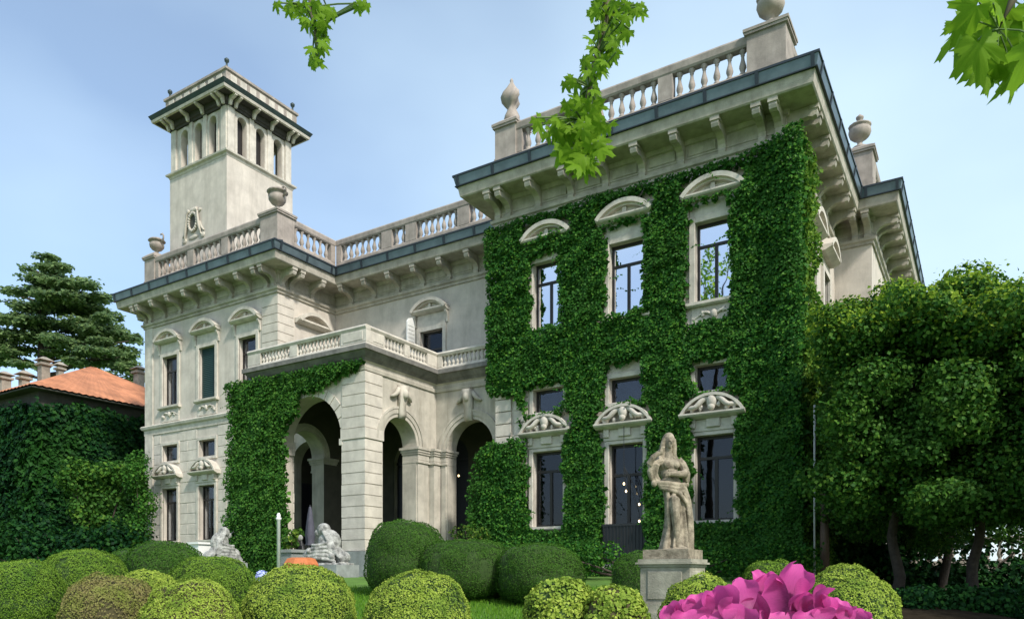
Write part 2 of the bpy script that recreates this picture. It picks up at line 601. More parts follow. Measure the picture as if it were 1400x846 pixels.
_t.links.new(_mpp.outputs['Vector'], _wv.inputs['Vector'])
_t.links.new(_sx.outputs['Y'], _mr.inputs['Value'])
_ad = _t.nodes.new('ShaderNodeMath')
_ad.operation = 'MULTIPLY_ADD'
_ad.inputs[1].default_value = .35
_t.links.new(_wv.outputs['Fac'], _ad.inputs[0])
_t.links.new(_mr.outputs['Result'], _ad.inputs[2])
_hv = _t.nodes.new('ShaderNodeHueSaturation')
_ramp = [n for n in _t.nodes if n.type == 'VALTORGB'][0]
_sb = _t.nodes.new('ShaderNodeMath')
_sb.operation = 'SUBTRACT'
_sb.inputs[1].default_value = .16
_t.links.new(_ad.outputs[0], _sb.inputs[0])
_t.links.new(_sb.outputs[0], _hv.inputs['Value'])
_t.links.new(_ramp.outputs['Color'], _hv.inputs['Color'])
for n in _t.nodes:
    if n.type in ('BSDF_PRINCIPLED', 'BSDF_TRANSLUCENT'): _t.links.new(_hv.outputs['Color'], n.inputs[0])
M['petal'] = _p
_b = bpy.data.materials.new('lit_bulb')
_b.use_nodes = True
_b.node_tree.nodes['Principled BSDF'].inputs['Emission Color'].default_value = (1, .72, .35, 1)
_b.node_tree.nodes['Principled BSDF'].inputs['Emission Strength'].default_value = 4
M['bulb'] = _b

# ------------------------------------------------------------------ ground
def gz(x, y):
    x, y = np.asarray(x, float), np.asarray(y, float)
    f, r = -SY * x + CY * y, CY * x + SY * y
    z = -1.7 + 1.62 * sstep(4, 24, f)
    return z - .95 * sstep(8.6, 13, r) * sstep(6, 22, f) * (1 - sstep(60, 110, f))


ff = np.concatenate([[-3000, -400, -60, -20, -6], np.arange(0, 40, .6), [42, 46, 52, 60, 75, 100, 160, 300, 700, 1600, 4500]])
rr = np.concatenate([[-4000, -1200, -300, -90, -50], np.arange(-30, 26, .6), [30, 40, 60, 110, 300, 1200, 4000]])
FF, RR = np.meshgrid(ff, rr, indexing='ij')
gx, gy = CY * RR - SY * FF, SY * RR + CY * FF
gzz = gz(gx, gy) + .03 * (vnoise(np.stack([gx, gy, gx * 0], -1).reshape(-1, 3), .7, 5).reshape(gx.shape) - .5)
nF, nR = gx.shape
ii = np.arange(nF * nR).reshape(nF, nR)
quads = np.stack([ii[:-1, :-1], ii[1:, :-1], ii[1:, 1:], ii[:-1, 1:]], -1).reshape(-1, 4)[:, ::-1]
lawn = link('lawn', np_mesh('lawn', np.stack([gx, gy, gzz], -1).reshape(-1, 3), quads, M['lawn'], True))
tag(lawn, 'garden lawn rising towards the villa', kind='structure')

# ------------------------------------------------------------------ villa
GB = -.35                      # ground line of the villa
XL, XC, XA, XR = -38.25, -27.85, -15.70, -5.15
YF, YB, YK = 24.0, 27.7, 45.0
XBAY, YBAY = -3.77, 33.0
villa = empty('villa', (0, 0, 0))
tag(villa, 'pale stone villa with square belvedere tower, balustraded roof and arched porch', 'villa')
fF, fB = Fr('f', YF), Fr('f', YB)
UW = [(-13.43, -10.38, -7.33), (-36.05, -33.0, -29.95)]      # window axes, right and left wing
HW = .625


def holes_for(cs, low=True, skip=()):
    h = []
    for c in cs:
        h.append((c - HW, c + HW, 8.8, 11.4, False))
        if c in skip: continue
        h.append((c - HW, c + HW, 5.92, 6.76, False))
        h.append((c - HW, c + HW, 1.75, 4.48, False))
    return h


LOG = [(-23.95, -22.25, GB, 5.3, True), (-21.3, -19.6, GB, 5.3, True), (-18.3, -16.6, GB, 5.0, True), (-27.2, -25.7, GB, 5.0, True)]
hA = holes_for(UW[0])
hA = [(a, b, .45 if (abs(a + HW + 10.38) < .01 and zb < 5) else z, zb, k) for a, b, z, zb, k in hA]
MB().wall(fF, XA, XR, GB, 13.45, hA).build('wall', M['stone'], villa, recalc=False)
wallC = MB().wall(fF, XL, XC, GB, 13.4, holes_for(UW[1], skip=(UW[1][2],))).build('wall', M['stone'], villa, recalc=False)
MB().wall(fB, XC, XA, GB, 13.4, [(-22.35, -21.05, 8.3, 11.3, False)] + LOG).build('wall', M['stone'], villa, recalc=False)
MB().wall(Fr('s', XC), YF, YB, GB, 13.4).build('wall', M['stone'], villa, recalc=False)
MB().wall(Fr('b', XA), YF, YB, GB, 13.4).build('wall', M['stone'], villa, recalc=False)
MB().wall(Fr('b', XL), YF, YK, GB, 13.4).build('wall', M['stone'], villa, recalc=False)
sA = Fr('s', XR)
MB().wall(sA, YF, YBAY, GB, 13.4, [(27.4, 28.6, 8.8, 11.4, False), (30.2, 31.4, 8.8, 11.4, False)]).build('wall', M['stone'], villa, recalc=False)
fBay = Fr('f', YBAY)
MB().wall(fBay, XR, XBAY, GB, 13.4).build('wall', M['stone'], villa, recalc=False)
sBay = Fr('s', XBAY)
MB().wall(sBay, YBAY, YK, GB, 13.4).build('wall', M['stone'], villa, recalc=False)
MB().wall(Fr('i', YK), XL, XBAY, GB, 13.4).build('wall', M['stone'], villa, recalc=False)
MB().box(XL + .5, XC - .5, YF + 2.2, YF + 2.3, GB, 13.3).box(XA + .5, XR - .5, YF + 2.2, YF + 2.3, GB, 13.3).box(XC - .4, XA + .4, YB + 2.2, YB + 2.3, GB, 13.3).build('dark_room_backdrop', M['inside'], villa)  # dark sheets behind the windows, the rooms' gloom put into their colour

PATH = [(XL, YK), (XL, YF), (XC, YF), (XC, YB), (XA, YB), (XA, YF), (XR, YF), (XR, YBAY), (XBAY, YBAY), (XBAY, YK)]
roof = MB()
for a, b, c, d in ((XL, XC, YF, YK), (XC, XA, YB, YK), (XA, XR, YF, YK), (XR, XBAY, YBAY, YK)): roof.box(a, b, c, d, 15.02, 15.1)
roof.build('roof', M['roof'], villa)
# eaves: architrave, frieze, soffit slab with fascia
corn = MB()
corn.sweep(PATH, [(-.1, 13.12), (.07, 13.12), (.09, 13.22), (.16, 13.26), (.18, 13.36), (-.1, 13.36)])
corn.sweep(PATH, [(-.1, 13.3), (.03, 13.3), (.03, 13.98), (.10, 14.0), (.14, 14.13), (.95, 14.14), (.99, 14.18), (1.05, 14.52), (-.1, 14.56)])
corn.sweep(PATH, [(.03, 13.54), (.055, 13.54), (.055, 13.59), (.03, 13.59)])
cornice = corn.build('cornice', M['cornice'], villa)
gut = MB().sweep(PATH, [(.3, 14.53), (1.06, 14.53), (1.10, 14.56), (1.17, 14.86), (1.14, 14.9), (1.06, 14.9), (.0, 15.16), (-.1, 15.1)])
gutter = gut.build('gutter', M['gutter'], villa)
MB().sweep(PATH, [(1.04, 14.515), (1.13, 14.515), (1.13, 14.55), (1.04, 14.55)]).sweep(PATH, [(1.12, 14.86), (1.20, 14.86), (1.20, 14.93), (1.12, 14.93)]).build('gutter_lip', M['strap'], gutter)


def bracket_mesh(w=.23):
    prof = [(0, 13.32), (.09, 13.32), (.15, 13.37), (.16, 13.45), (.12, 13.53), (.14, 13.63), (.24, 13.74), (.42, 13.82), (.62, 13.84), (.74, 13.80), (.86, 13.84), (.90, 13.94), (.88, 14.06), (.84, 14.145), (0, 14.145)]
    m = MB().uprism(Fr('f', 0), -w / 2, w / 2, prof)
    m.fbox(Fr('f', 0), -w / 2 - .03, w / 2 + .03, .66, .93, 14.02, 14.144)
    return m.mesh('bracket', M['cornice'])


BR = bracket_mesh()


def put_brackets(fr, us):
    for u in us:
        rz = {'f': 0, 's': PI / 2, 'b': -PI / 2}[fr.kind]
        link('bracket', BR, cornice, fr.P(u, .02, 0), (0, 0, rz))


def spread(a, b, n): return [a + (b - a) * i / (n - 1) for i in range(n)]


put_brackets(fF, [XA + .15, XA + .62] + spread(XA + 1.9, XR - 1.9, 6) + [XR - .66, XR - .16])
put_brackets(fF, [XL + .15, XL + .62] + spread(XL + 1.85, XC - 1.85, 6) + [XC - .66, XC - .16])
put_brackets(fB, spread(XC + 1.2, XA - .4, 8))
put_brackets(Fr('s', XC), [YF + .2, YF + .7, YF + 2.0])
put_brackets(sA, [YF + .2, YF + .7] + spread(YF + 2.1, YBAY - 1.2, 5))
put_brackets(fBay, [XBAY - .6, XBAY - .15])
put_brackets(sBay, [YBAY + .2, YBAY + .8] + spread(YBAY + 2.0, YK - 1, 7))
put_brackets(Fr('b', XL), [YF + .2, YF + .7, YF + 2.2, YF + 3.7])
# frieze panels between the brackets, gutter straps
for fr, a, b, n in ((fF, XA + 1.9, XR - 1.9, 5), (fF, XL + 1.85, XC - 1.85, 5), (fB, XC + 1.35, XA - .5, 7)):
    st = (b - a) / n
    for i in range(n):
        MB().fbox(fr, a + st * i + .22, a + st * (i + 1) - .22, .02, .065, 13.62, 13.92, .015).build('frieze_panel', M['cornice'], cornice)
STRAP = MB().uprism(Fr('f', 0), -.05, .05, [(1.05, 14.51), (1.14, 14.51), (1.215, 14.9), (1.13, 14.95), (.6, 15.08), (.6, 15.0), (1.05, 14.9)]).mesh('gutter_strap', M['strap'])
for fr, a, b, n in ((fF, XA - 1.0, XR + 1.0, 9), (fF, XL - 1.0, XC + 1.0, 9), (fB, XC + 1.2, XA - 1.2, 7), (Fr('s', XC), YF - .8, YB - 1.4, 3), (sA, YF - .6, YBAY - 1.3, 6), (fBay, XR + 1.3, XBAY + 1.0, 2), (sBay, YBAY - .8, YK, 8)):
    for u in spread(a, b, n):
        link('gutter_strap', STRAP, gutter, fr.P(u, 0, 0), (0, 0, 0 if fr.kind == 'f' else PI / 2))

# ---- roof balustrade
def baluster_mesh(h, r, n=10, m='trim'):
    p = [(r * .95, 0), (r * .95, .07), (r * .55, .10), (r * .62, .16), (r * .98, .30), (r * .92, .40), (r * .5, .62), (r * .42, .74), (r * .6, .80), (r * .5, .84), (r * .95, .92), (r * .95, 1)]
    me = MB().lathe([(a, b * h) for a, b in p], n=n).mesh('baluster', M[m], True)
    return me


BAL = baluster_mesh(.80, .115, 10, 'rail')


def balustrade(fr, u0, u1, z, posts, bal, step, dc=-.16, hw=.15, mats=('rail', 'rail'), name='balustrade', trim0=0, trim1=0):
    """z = plinth bottom, plinth top, rail bottom, rail top; posts = (ua, ub, width factor)"""
    m = MB()
    m.uprism(fr, u0 + trim0, u1 - trim1, [(dc - hw, z[0]), (dc + hw, z[0]), (dc + hw, z[1] - .06), (dc + hw - .03, z[1]), (dc - hw + .03, z[1]), (dc - hw, z[1] - .06)])
    m.uprism(fr, u0 + trim0, u1 - trim1, [(dc - hw + .02, z[2]), (dc + hw - .02, z[2]), (dc + hw + .02, z[2] + .06), (dc + hw + .04, z[3] - .07), (dc + hw, z[3]), (dc - hw, z[3]), (dc - hw - .04, z[3] - .07), (dc - hw - .02, z[2] + .06)])
    b = m.build(name, M[mats[0]], villa)
    for ua, ub in posts:
        MB().fbox(fr, ua, ub, dc - hw - .005, dc + hw - .005, z[1] - .01, z[2] + .01).build('post', M[mats[1]], b)
    free = []
    c = u0
    for ua, ub in sorted(posts) + [(u1, u1)]:
        if ua - c > step * .8: free.append((c, ua))
        c = max(c, ub)
    for a, q in free:
        n = max(1, round((q - a) / step))
        s_ = (q - a) / n
        for i in range(n): link('baluster', bal, b, fr.P(a + s_ * (i + .5), dc, z[1]))
    return b


ZR = (15.12, 15.78, 16.58, 16.9)
PW = 1.12
for a, b in ((XA, XR), (XL, XC)):
    balustrade(fF, a, b, ZR, [(a, a + PW), (a + 3.6, a + 4.1), (b - 4.1, b - 3.6), (b - PW, b)], BAL, .40)
balustrade(Fr('s', XC), YF + .31, YB - .0, ZR, [(YF + .31, YF + 1.0), (YB - .3, YB)], BAL, .40, trim1=0)
balustrade(fB, XC + .02, XA, ZR, [(XC + .02, XC + .35), (-24.8, -24.15), (-23.3, -22.65), (-20.25, -19.6), (-16.4, XA)], BAL, .36)
balustrade(Fr('b', XA), YF + .31, YB, ZR, [(YF + .31, YF + 1.0)], BAL, .40)
balustrade(sA, YF + .31, YBAY, ZR, [(YF + .31, YF + 1.0), (28.2, 28.7), (32.4, YBAY)], BAL, .40)
balustrade(fBay, XR, XBAY, ZR, [(XBAY - 1.1, XBAY)], BAL, .40)
balustrade(sBay, YBAY + .31, YK, ZR, [(YBAY + .31, YBAY + 1.0), (38, 38.5)], BAL, .40)
balustrade(Fr('b', XL), YF + .31, YF + 5, ZR, [(YF + .31, YF + 1.0)], BAL, .40)


def pedestal_block(x0, x1, y0, y1, mt='rail'):
    m = MB()
    m.box(x0 - .06, x1 + .06, y0 - .06, y1 + .06, 15.12, 15.72)
    m.box(x0 - .03, x1 + .03, y0 - .03, y1 + .03, 15.72, 16.85)
    m.box(x0 - .10, x1 + .10, y0 - .10, y1 + .10, 16.85, 16.93)
    cx, cy = (x0 + x1) / 2, (y0 + y1) / 2
    hx, hy = (x1 - x0) / 2, (y1 - y0) / 2
    b = [(cx - hx - .13, cy - hy - .13), (cx + hx + .13, cy - hy - .13), (cx + hx + .13, cy + hy + .13), (cx - hx - .13, cy + hy + .13)]
    t = [(cx - .32, cy - .32), (cx + .32, cy - .32), (cx + .32, cy + .32), (cx - .32, cy + .32)]
    m.hexa([(*p, 16.93) for p in b] + [(*p, 17.02) for p in b])
    m.hexa([(*p, 17.02) for p in b] + [(*p, 17.22) for p in t])
    return m.build('pedestal', M[mt], villa)


peds = {'Ar': (XR - PW, XR, YF - .02, YF + PW), 'Al': (XA, XA + .85, YF - .02, YF + .85), 'Cl': (XL, XL + .8, YF - .02, YF + .8),
        'Cr': (XC - PW, XC, YF - .02, YF + .95), 'bay': (XBAY - 1.0, XBAY, YBAY - .02, YBAY + 1.0)}
for q in peds.values(): pedestal_block(*q)


# ---- windows
def arc(uc, z0, hw, rise, n=14, grow=0.):
    R = (hw * hw + rise * rise) / (2 * rise)
    a = math.asin(min(hw / R, 1))
    return [(uc + (R + grow) * math.sin(-a + 2 * a * i / n), z0 + rise - R + (R + grow) * math.cos(-a + 2 * a * i / n)) for i in range(n + 1)]


def casement(win, fr, uc, hw, z0, z1, glass, fmat='frame', transom=.72, mull=True, d=-.2, curtain=None, room=True):
    """dark frame, transom, mullion and separate panes"""
    e = .075
    m = MB()
    m.fbox(fr, uc - hw, uc - hw + e, d - .06, d, z0, z1).fbox(fr, uc + hw - e, uc + hw, d - .06, d, z0, z1)
    m.fbox(fr, uc - hw + e, uc + hw - e, d - .06, d - .002, z0, z0 + e).fbox(fr, uc - hw + e, uc + hw - e, d - .06, d - .002, z1 - e * 1.3, z1)
    zt = z0 + (z1 - z0) * transom
    panes = []
    if transom < 1:
        m.fbox(fr, uc - hw + e, uc + hw - e, d - .06, d + .012, zt - .045, zt + .045)
        panes.append((uc - hw + e, uc + hw - e, zt + .045, z1 - e * 1.3))
    else: zt = z1 - e * 1.3 + .045
    if mull:
        m.fbox(fr, uc - .05, uc + .05, d - .06, d + .008, z0 + e, zt - .045)
        panes += [(uc - hw + e, uc - .05, z0 + e, zt - .045), (uc + .05, uc + hw - e, z0 + e, zt - .045)]
    else: panes.append((uc - hw + e, uc + hw - e, z0 + e, zt - .045))
    m.build('frame', M[fmat], win)
    for a, b, za, zb in panes:
        MB().fbox(fr, a, b, d - .045, d - .03, za, zb).build('pane', M[glass], win)
    if curtain:
        a, b = curtain
        n = 24
        pts = [(a + (b - a) * i / n, d - .22 + .035 * math.sin(i * 2.1) + .02 * math.sin(i * 4.3)) for i in range(n + 1)]
        m = MB()
        for (p, dp), (q, dq) in zip(pts, pts[1:]): m.quad(fr.P(p, dp, z0 + .02), fr.P(q, dq, z0 + .02), fr.P(q, dq, z1 - .1), fr.P(p, dp, z1 - .1))
        m.build('curtain', M['curtain'], win, True, False)


def carving(win, fr, uc, z, w, h, d, seed, n=9):
    """shallow carved scrolls and leaves"""
    r = random.Random(seed)
    m = MB()
    for s in (-1, 1):
        pts = []
        for i in range(12):
            t = i / 11
            pts.append(fr.P(uc + s * (.08 + t * w * .5), d + .015 + .03 * math.sin(t * 5), z + h * (.3 * math.sin(t * PI * 1.5) + .1)))
        m.tube(pts, [.05 * (1 - .5 * i / 11) for i in range(12)], 6)
        for i in range(n // 2):
            t = r.uniform(.1, .95)
            m.ell(fr.P(uc + s * t * w * .5, d + .02, z + h * (.3 * math.sin(t * PI * 1.5) + r.uniform(-.2, .3))), (r.uniform(.05, .1), r.uniform(.04, .07), r.uniform(.05, .1)), 8, 5)
    m.ell(fr.P(uc, d + .03, z + h * .1), (.12, .09, .15), 10, 6)
    return m.build('carving', M['trim'], win, True)


def upper_window(fr, uc, glass='glass', kind='sky', cover=False):
    z0, z1, hw = 8.8, 11.4, HW
    if kind == 'door': z0, z1, hw = 8.3, 11.3, .65
    e = .20
    m = MB()
    m.fbox(fr, uc - hw - e, uc - hw, -.02, .07, z0, z1 + e, .015).fbox(fr, uc + hw, uc + hw + e, -.02, .07, z0, z1 + e, .015)
    m.fbox(fr, uc - hw, uc + hw, -.02, .068, z1, z1 + e, .012)
    m.fbox(fr, uc - hw - e + .03, uc + hw + e - .03, -.02, .045, z1 + e + .003, 12.1)
    win = m.build('window', M['trim'], villa)
    p = MB()
    p.uprism(fr, uc - 1.02, uc + 1.02, [(-.02, 12.08), (.16, 12.08), (.30, 12.15), (.34, 12.2), (.34, 12.25), (-.02, 12.27)])
    o, i_ = arc(uc, 12.25, 1.04, .50, grow=0), arc(uc, 12.25, 1.04, .50, grow=-.15)
    p.strip(fr, -.02, .36, o, i_)
    o2, i2 = arc(uc, 12.25, 1.04, .50, grow=-.15), arc(uc, 12.25, 1.04, .50, grow=-.22)
    p.strip(fr, -.02, .25, o2, i2)
    ty = [(u, z) for u, z in i2 if z > 12.26]
    p.dprism(fr, -.02, .09, [(ty[0][0], 12.255)] + ty + [(ty[-1][0], 12.255)])
    p.dprism(fr, .09, .2, [(uc - .09, 12.27), (uc + .09, 12.27), (uc + .06, 12.5), (uc - .06, 12.5)])
    p.build('pediment', M['trim'], win)
    for s in (-1, 1):
        MB().uprism(fr, uc + s * (hw + e + .07) - .06, uc + s * (hw + e + .07) + .06, [(-.01, 11.55), (.06, 11.55), (.1, 11.8), (.2, 12.0), (.2, 12.075), (-.01, 12.075)]).build('console', M['trim'], win)
    if kind != 'door':
        MB().uprism(fr, uc - hw - e - .08, uc + hw + e + .08, [(-.05, z0 - .15), (.14, z0 - .15), (.2, z0 - .1), (.2, z0 - .01), (-.05, z0 + .004)]).build('sill', M['trim'], win)
        MB().fbox(fr, uc - hw - .12, uc + hw + .12, -.02, .04, 8.0, z0 - .152).build('apron', M['trim'], win)
        carving(win, fr, uc, 8.33, 1.3, .28, .04, int(uc * 7))
    if kind == 'shutter':
        m = MB()
        m.fbox(fr, uc - hw, uc + hw, -.2, -.14, z0, z1)
        m.build('shutter', M['shutter'], win)
        for q in range(26):
            zz = z0 + .08 + q * .095
            MB().uprism(fr, uc - hw + .06, uc + hw - .06, [(-.14, zz + .03), (-.11, zz), (-.105, zz + .01), (-.13, zz + .07), (-.14, zz + .07)]).build('slat', M['shutter'], win)
    else:
        casement(win, fr, uc, hw, z0, z1, glass, curtain=(uc - .05, uc + .5) if kind == 'curtain' else None)
    return win


def lower_window(fr, uc, glass='glass_mid', kind='plain', curtain=None, fmat='frame'):
    hw, e = HW, .17
    z0, z1 = (.45 if kind == 'door' else 1.75), 4.48
    m = MB()
    m.fbox(fr, uc - hw - e, uc - hw, -.02, .09, z0, z1 + .12, .015).fbox(fr, uc + hw, uc + hw + e, -.02, .09, z0, z1 + .12, .015)
    m.fbox(fr, uc - hw, uc + hw, -.02, .088, z1, z1 + .12, .012)
    m.fbox(fr, uc - hw - e - .02, uc + hw + e + .02, -.02, .12, z1 + .123, 5.0, .02)
    win = m.build('window', M['trim'], villa)
    for s in (-1, 0, 1):
        MB().fbox(fr, uc + s * .68 - (.22 if s == 0 else .1), uc + s * .68 + (.22 if s == 0 else .1), .1, .2, 4.72, 4.998, .015).build('guttae', M['trim'], win)
    p = MB()
    p.uprism(fr, uc - 1.06, uc + 1.06, [(-.02, 5.0), (.22, 5.0), (.38, 5.07), (.43, 5.12), (.43, 5.17), (-.02, 5.2)])
    p.strip(fr, -.02, .40, arc(uc, 5.18, 1.03, .60), arc(uc, 5.18, 1.03, .60, grow=-.09))
    ty = [(u, z) for u, z in arc(uc, 5.18, 1.03, .60, grow=-.09) if z > 5.19]
    p.dprism(fr, -.02, .05, [(ty[0][0], 5.185)] + ty + [(ty[-1][0], 5.185)])
    p.build('hood', M['trim'], win)
    # scrolled carving that fills the hood
    r = random.Random(int(uc * 31))
    c = MB()
    for s in (-1, 1):
        pts = [fr.P(uc + s * (.12 + .75 * t), .2 + .16 * math.sin(t * 3), 5.28 + .36 * (1 - t) ** 1.4 + .05 * math.sin(t * 9)) for t in [i / 10 for i in range(11)]]
        c.tube(pts, [.11 - .05 * i / 10 for i in range(11)], 8)
        for q in range(5):
            t = r.uniform(.1, .85)
            c.ell(fr.P(uc + s * (.1 + .75 * t), .26, 5.26 + .2 * (1 - t) * r.random()), (r.uniform(.05, .1), .09, r.uniform(.06, .12)), 8, 5)
    c.ell(fr.P(uc, .3, 5.5), (.17, .15, .23), 12, 8).ell(fr.P(uc, .36, 5.32), (.12, .1, .12), 10, 6)
    c.build('carving', M['trim'], win, True)
    if kind != 'door':
        MB().uprism(fr, uc - hw - e - .06, uc + hw + e + .06, [(-.05, z0 - .14), (.13, z0 - .14), (.17, z0 - .1), (.17, z0 - .01), (-.05, z0 + .004)]).build('sill', M['trim'], win)
    casement(win, fr, uc, hw, z0, z1, glass, fmat, curtain=curtain, transom=.74)
    # mezzanine light above
    m = MB()
    m.fbox(fr, uc - hw - .16, uc - hw, -.02, .06, 5.92, 6.76, .012).fbox(fr, uc + hw, uc + hw + .16, -.02, .06, 5.92, 6.76, .012)
    m.fbox(fr, uc - hw - .16, uc + hw + .16, -.02, .062, 6.76, 6.92, .012).fbox(fr, uc - hw - .16, uc + hw + .16, -.02, .075, 5.78, 5.92, .012)
    w2 = m.build('window', M['trim'], villa)
    casement(w2, fr, uc, hw, 5.92, 6.76, 'glass_low', fmat, transom=1.0, mull=False)
    return win


for i, c in enumerate(UW[0]):
    upper_window(fF, c)
    lower_window(fF, c, kind='door' if i == 1 else 'plain')
for i, c in enumerate(UW[1]):
    upper_window(fF, c, 'glass_low', ['curtain', 'shutter', 'plain'][i])
    if i < 2: lower_window(fF, c, 'glass_low', curtain=(c - .1, c + .45))
upper_window(fB, -21.7, 'glass_mid', 'door')
m = MB().uprism(fB, -22.70, -22.64, [(.08, 8.35), (.62, 8.35), (.62, 11.75), (.5, 11.9), (.3, 11.97), (.08, 11.99)])
sh = m.build('open_shutter', M['white'], villa)
for k in range(18): MB().uprism(fB, -22.64, -22.62, [(.14, 8.5 + k * .18), (.56, 8.5 + k * .18), (.56, 8.62 + k * .18), (.14, 8.62 + k * .18)]).build('slat', M['white'], sh)
# hood of the window on the wing's inner side
sC = Fr('s', XC)
p = MB()
p.uprism(sC, 25.0, 27.2, [(-.02, 12.0), (.16, 12.0), (.34, 12.12), (.34, 12.2), (-.02, 12.22)])
p.strip(sC, -.02, .36, arc(26.1, 12.18, 1.05, .5), arc(26.1, 12.18, 1.05, .5, grow=-.16))
p.build('pediment', M['trim'], villa)
for u in (28.0, 30.8):
    m = MB()
    m.fbox(sA, u - .85, u - .6, -.02, .1, 8.8, 11.6).fbox(sA, u + .6, u + .85, -.02, .1, 8.8, 11.6).fbox(sA, u - .6, u + .6, -.02, .098, 11.4, 11.6)
    m.uprism(sA, u - 1.0, u + 1.0, [(-.02, 12.0), (.16, 12.0), (.42, 12.12), (.42, 12.2), (-.02, 12.22)])
    m.strip(sA, -.02, .44, arc(u, 12.2, 1.0, .5), arc(u, 12.2, 1.0, .5, grow=-.16))
    win = m.build('window', M['trim'], villa)
    casement(win, sA, u, .6, 8.8, 11.4, 'glass_mid')
# railing panel of the garden door in the right wing
m = MB().fbox(fF, -11.22, -9.54, .14, .19, .42, .5).fbox(fF, -11.22, -9.54, .13, .2, 1.66, 1.74)
m.fbox(fF, -11.2, -9.56, .155, .168, .5, 1.66)
m.build('railing', M['iron'], villa)
for i in range(13): MB().fbox(fF, -11.15 + i * .127, -11.12 + i * .127, .171, .195, .5, 1.66).build('railing_bar', M['iron'], villa)

# ---- string course, plinth, stone courses
MB().sweep([(XL, YF + 8), (XL, YF), (XC, YF), (XC, YF + .6)], [(-.05, 7.42), (.05, 7.42), (.06, 7.68), (.16, 7.74), (.2, 7.86), (.16, 7.92), (-.05, 7.96)]).build('string_course', M['trim'], villa)
MB().sweep([(XL, YF + 8), (XL, YF), (XC, YF), (XC, YB)], [(-.05, GB), (.2, GB), (.2, 1.35), (.14, 1.44), (-.05, 1.5)]).build('plinth', M['trim'], villa)
MB().sweep([(XA, YB), (XA, YF), (XR, YF), (XR, YBAY)], [(-.05, GB), (.14, GB), (.14, .3), (.1, .36), (-.05, .4)]).build('plinth', M['trim'], villa)


def courses(parent, fr, u0, u1, z0, z1, h, d=.035, gap=.028, mt='block', split=None, wrap=None):
    n = max(1, round((z1 - z0) / h))
    s_ = (z1 - z0) / n
    k = 0
    for i in range(n):
        cuts = [u0, u1]
        if split:
            off = split * (.5 if i % 2 else 1)
            u = u0 + off
            while u < u1 - split * .3:
                cuts.insert(-1, u)
                u += split
        for a, b in zip(cuts, cuts[1:]):
            MB().fbox(fr, a + gap / 2, b - gap / 2, -.02, d + random.uniform(-.006, .006), z0 + i * s_ + gap / 2, z0 + (i + 1) * s_ - gap / 2, .012).build('stone_block', M[mt], parent)


# banded ground storey of the left wing
for a, b in ((XL + .75, UW[1][0] - .82), (UW[1][0] + .82, UW[1][1] - .82), (UW[1][1] + .82, -29.9)):
    courses(wallC, fF, a, b, 1.52, 7.4, .53, d=.022, gap=.034, split=1.35)
strip_ = MB().fbox(fF, XL - .003, XL + .7, -.02, .05, 1.5, 7.42, .01).fbox(fF, XL - .003, XL + .7, -.02, .05, 7.96, 13.12, .01)
strip_.build('corner_strip', M['trim'], villa)
MB().fbox(fF, XL + .7, XL + .78, -.02, .012, 12.7, 13.12).build('moulding', M['trim'], villa)
# quoins at the inner corner of the left wing: one block wraps the corner
zz, i = 7.98, 0
while zz < 12.9:
    h = .415
    wq = 1.05
    MB().box(XC - wq, XC + .04, YF - .04, YF + .95, zz + .014, zz + h - .014).build('stone_block', M['block'], wallC)
    zz += h + .002
# blocks at the bare corner of the right wing
quoinA = MB().fbox(fF, XA - .0, XA + .12, -.02, .006, .4, 7.4).build('pilaster', M['block'], villa)
courses(quoinA, fF, XA + .0, XA + .72, 1.0, 7.5, .46, d=.10, gap=.03)
courses(quoinA, fF, XA + .80, XA + 1.42, 1.0, 7.5, .46, d=.03, gap=.02)

# ---- porch
PX0, PX1, PYF, PYQ = -24.85, -19.05, 20.40, 24.60
fP, sP, bP, fQ = Fr('f', PYF), Fr('s', PX1), Fr('b', PX0), Fr('f', PYQ)
ZS = 5.05
porch = MB().wall(fP, PX0, PX1, GB, 7.76, [(-23.70, -20.20, GB, ZS, True)], .78).build('porch', M['stone'], villa, recalc=False)
for fr in (sP, bP): MB().wall(fr, PYF, PYQ, GB, 7.76, [(21.36, 23.32, GB, ZS, True)], .7).build('side_wall', M['grey'], porch, recalc=False)
MB().wall(fQ, PX1, XA, GB, 7.76, [(-18.46, -16.22, GB, ZS, True)], .6).build('link_wall', M['grey'], porch, recalc=False)
MB().wall(fQ, XC, PX0, GB, 7.76, [(-27.6, -25.4, GB, ZS, True)], .6).build('link_wall', M['grey'], porch, recalc=False)
PP = [(XC, PYQ), (PX0, PYQ), (PX0, PYF), (PX1, PYF), (PX1, PYQ), (XA, PYQ)]
slab = MB().sweep(PP, [(-.3, 7.76), (.1, 7.76), (.16, 7.84), (.2, 7.86), (.36, 8.04), (.44, 8.06), (.44, 8.22), (.36, 8.26), (-.3, 8.262)])
slab.box(PX0 + .2, PX1 - .2, PYF + .2, PYQ + .2, 7.77, 8.25).box(XC + .01, XA - .01, PYQ + .2, YB + .05, 7.77, 8.25)
slab.build('balcony_slab', M['slab'], porch)
MB().sweep(PP, [(-.02, 7.42), (.06, 7.42), (.08, 7.55), (.03, 7.58), (.03, 7.70), (.1, 7.755), (-.02, 7.755)]).build('frieze', M['grey'], porch)
ZP = (8.262, 8.38, 8.80, 8.97)
BAL2 = baluster_mesh(.42, .075, 8, 'trim')
kw = dict(bal=BAL2, step=.2, hw=.12, dc=-.14, mats=('trim', 'trim'), name='balustrade')
balustrade(fP, PX0 - .3, PX1 + .3, ZP, [(PX0 - .3, PX0 + .45), (-22.7, -22.3), (PX1 - .95, PX1 + .3)], **{**kw, 'dc': .14})
balustrade(sP, PYF - .02, PYQ - .30, ZP, [(PYF - .02, PYF + .75), (22.3, 22.6), (PYQ - .9, PYQ - .3)], **{**kw, 'dc': .16})
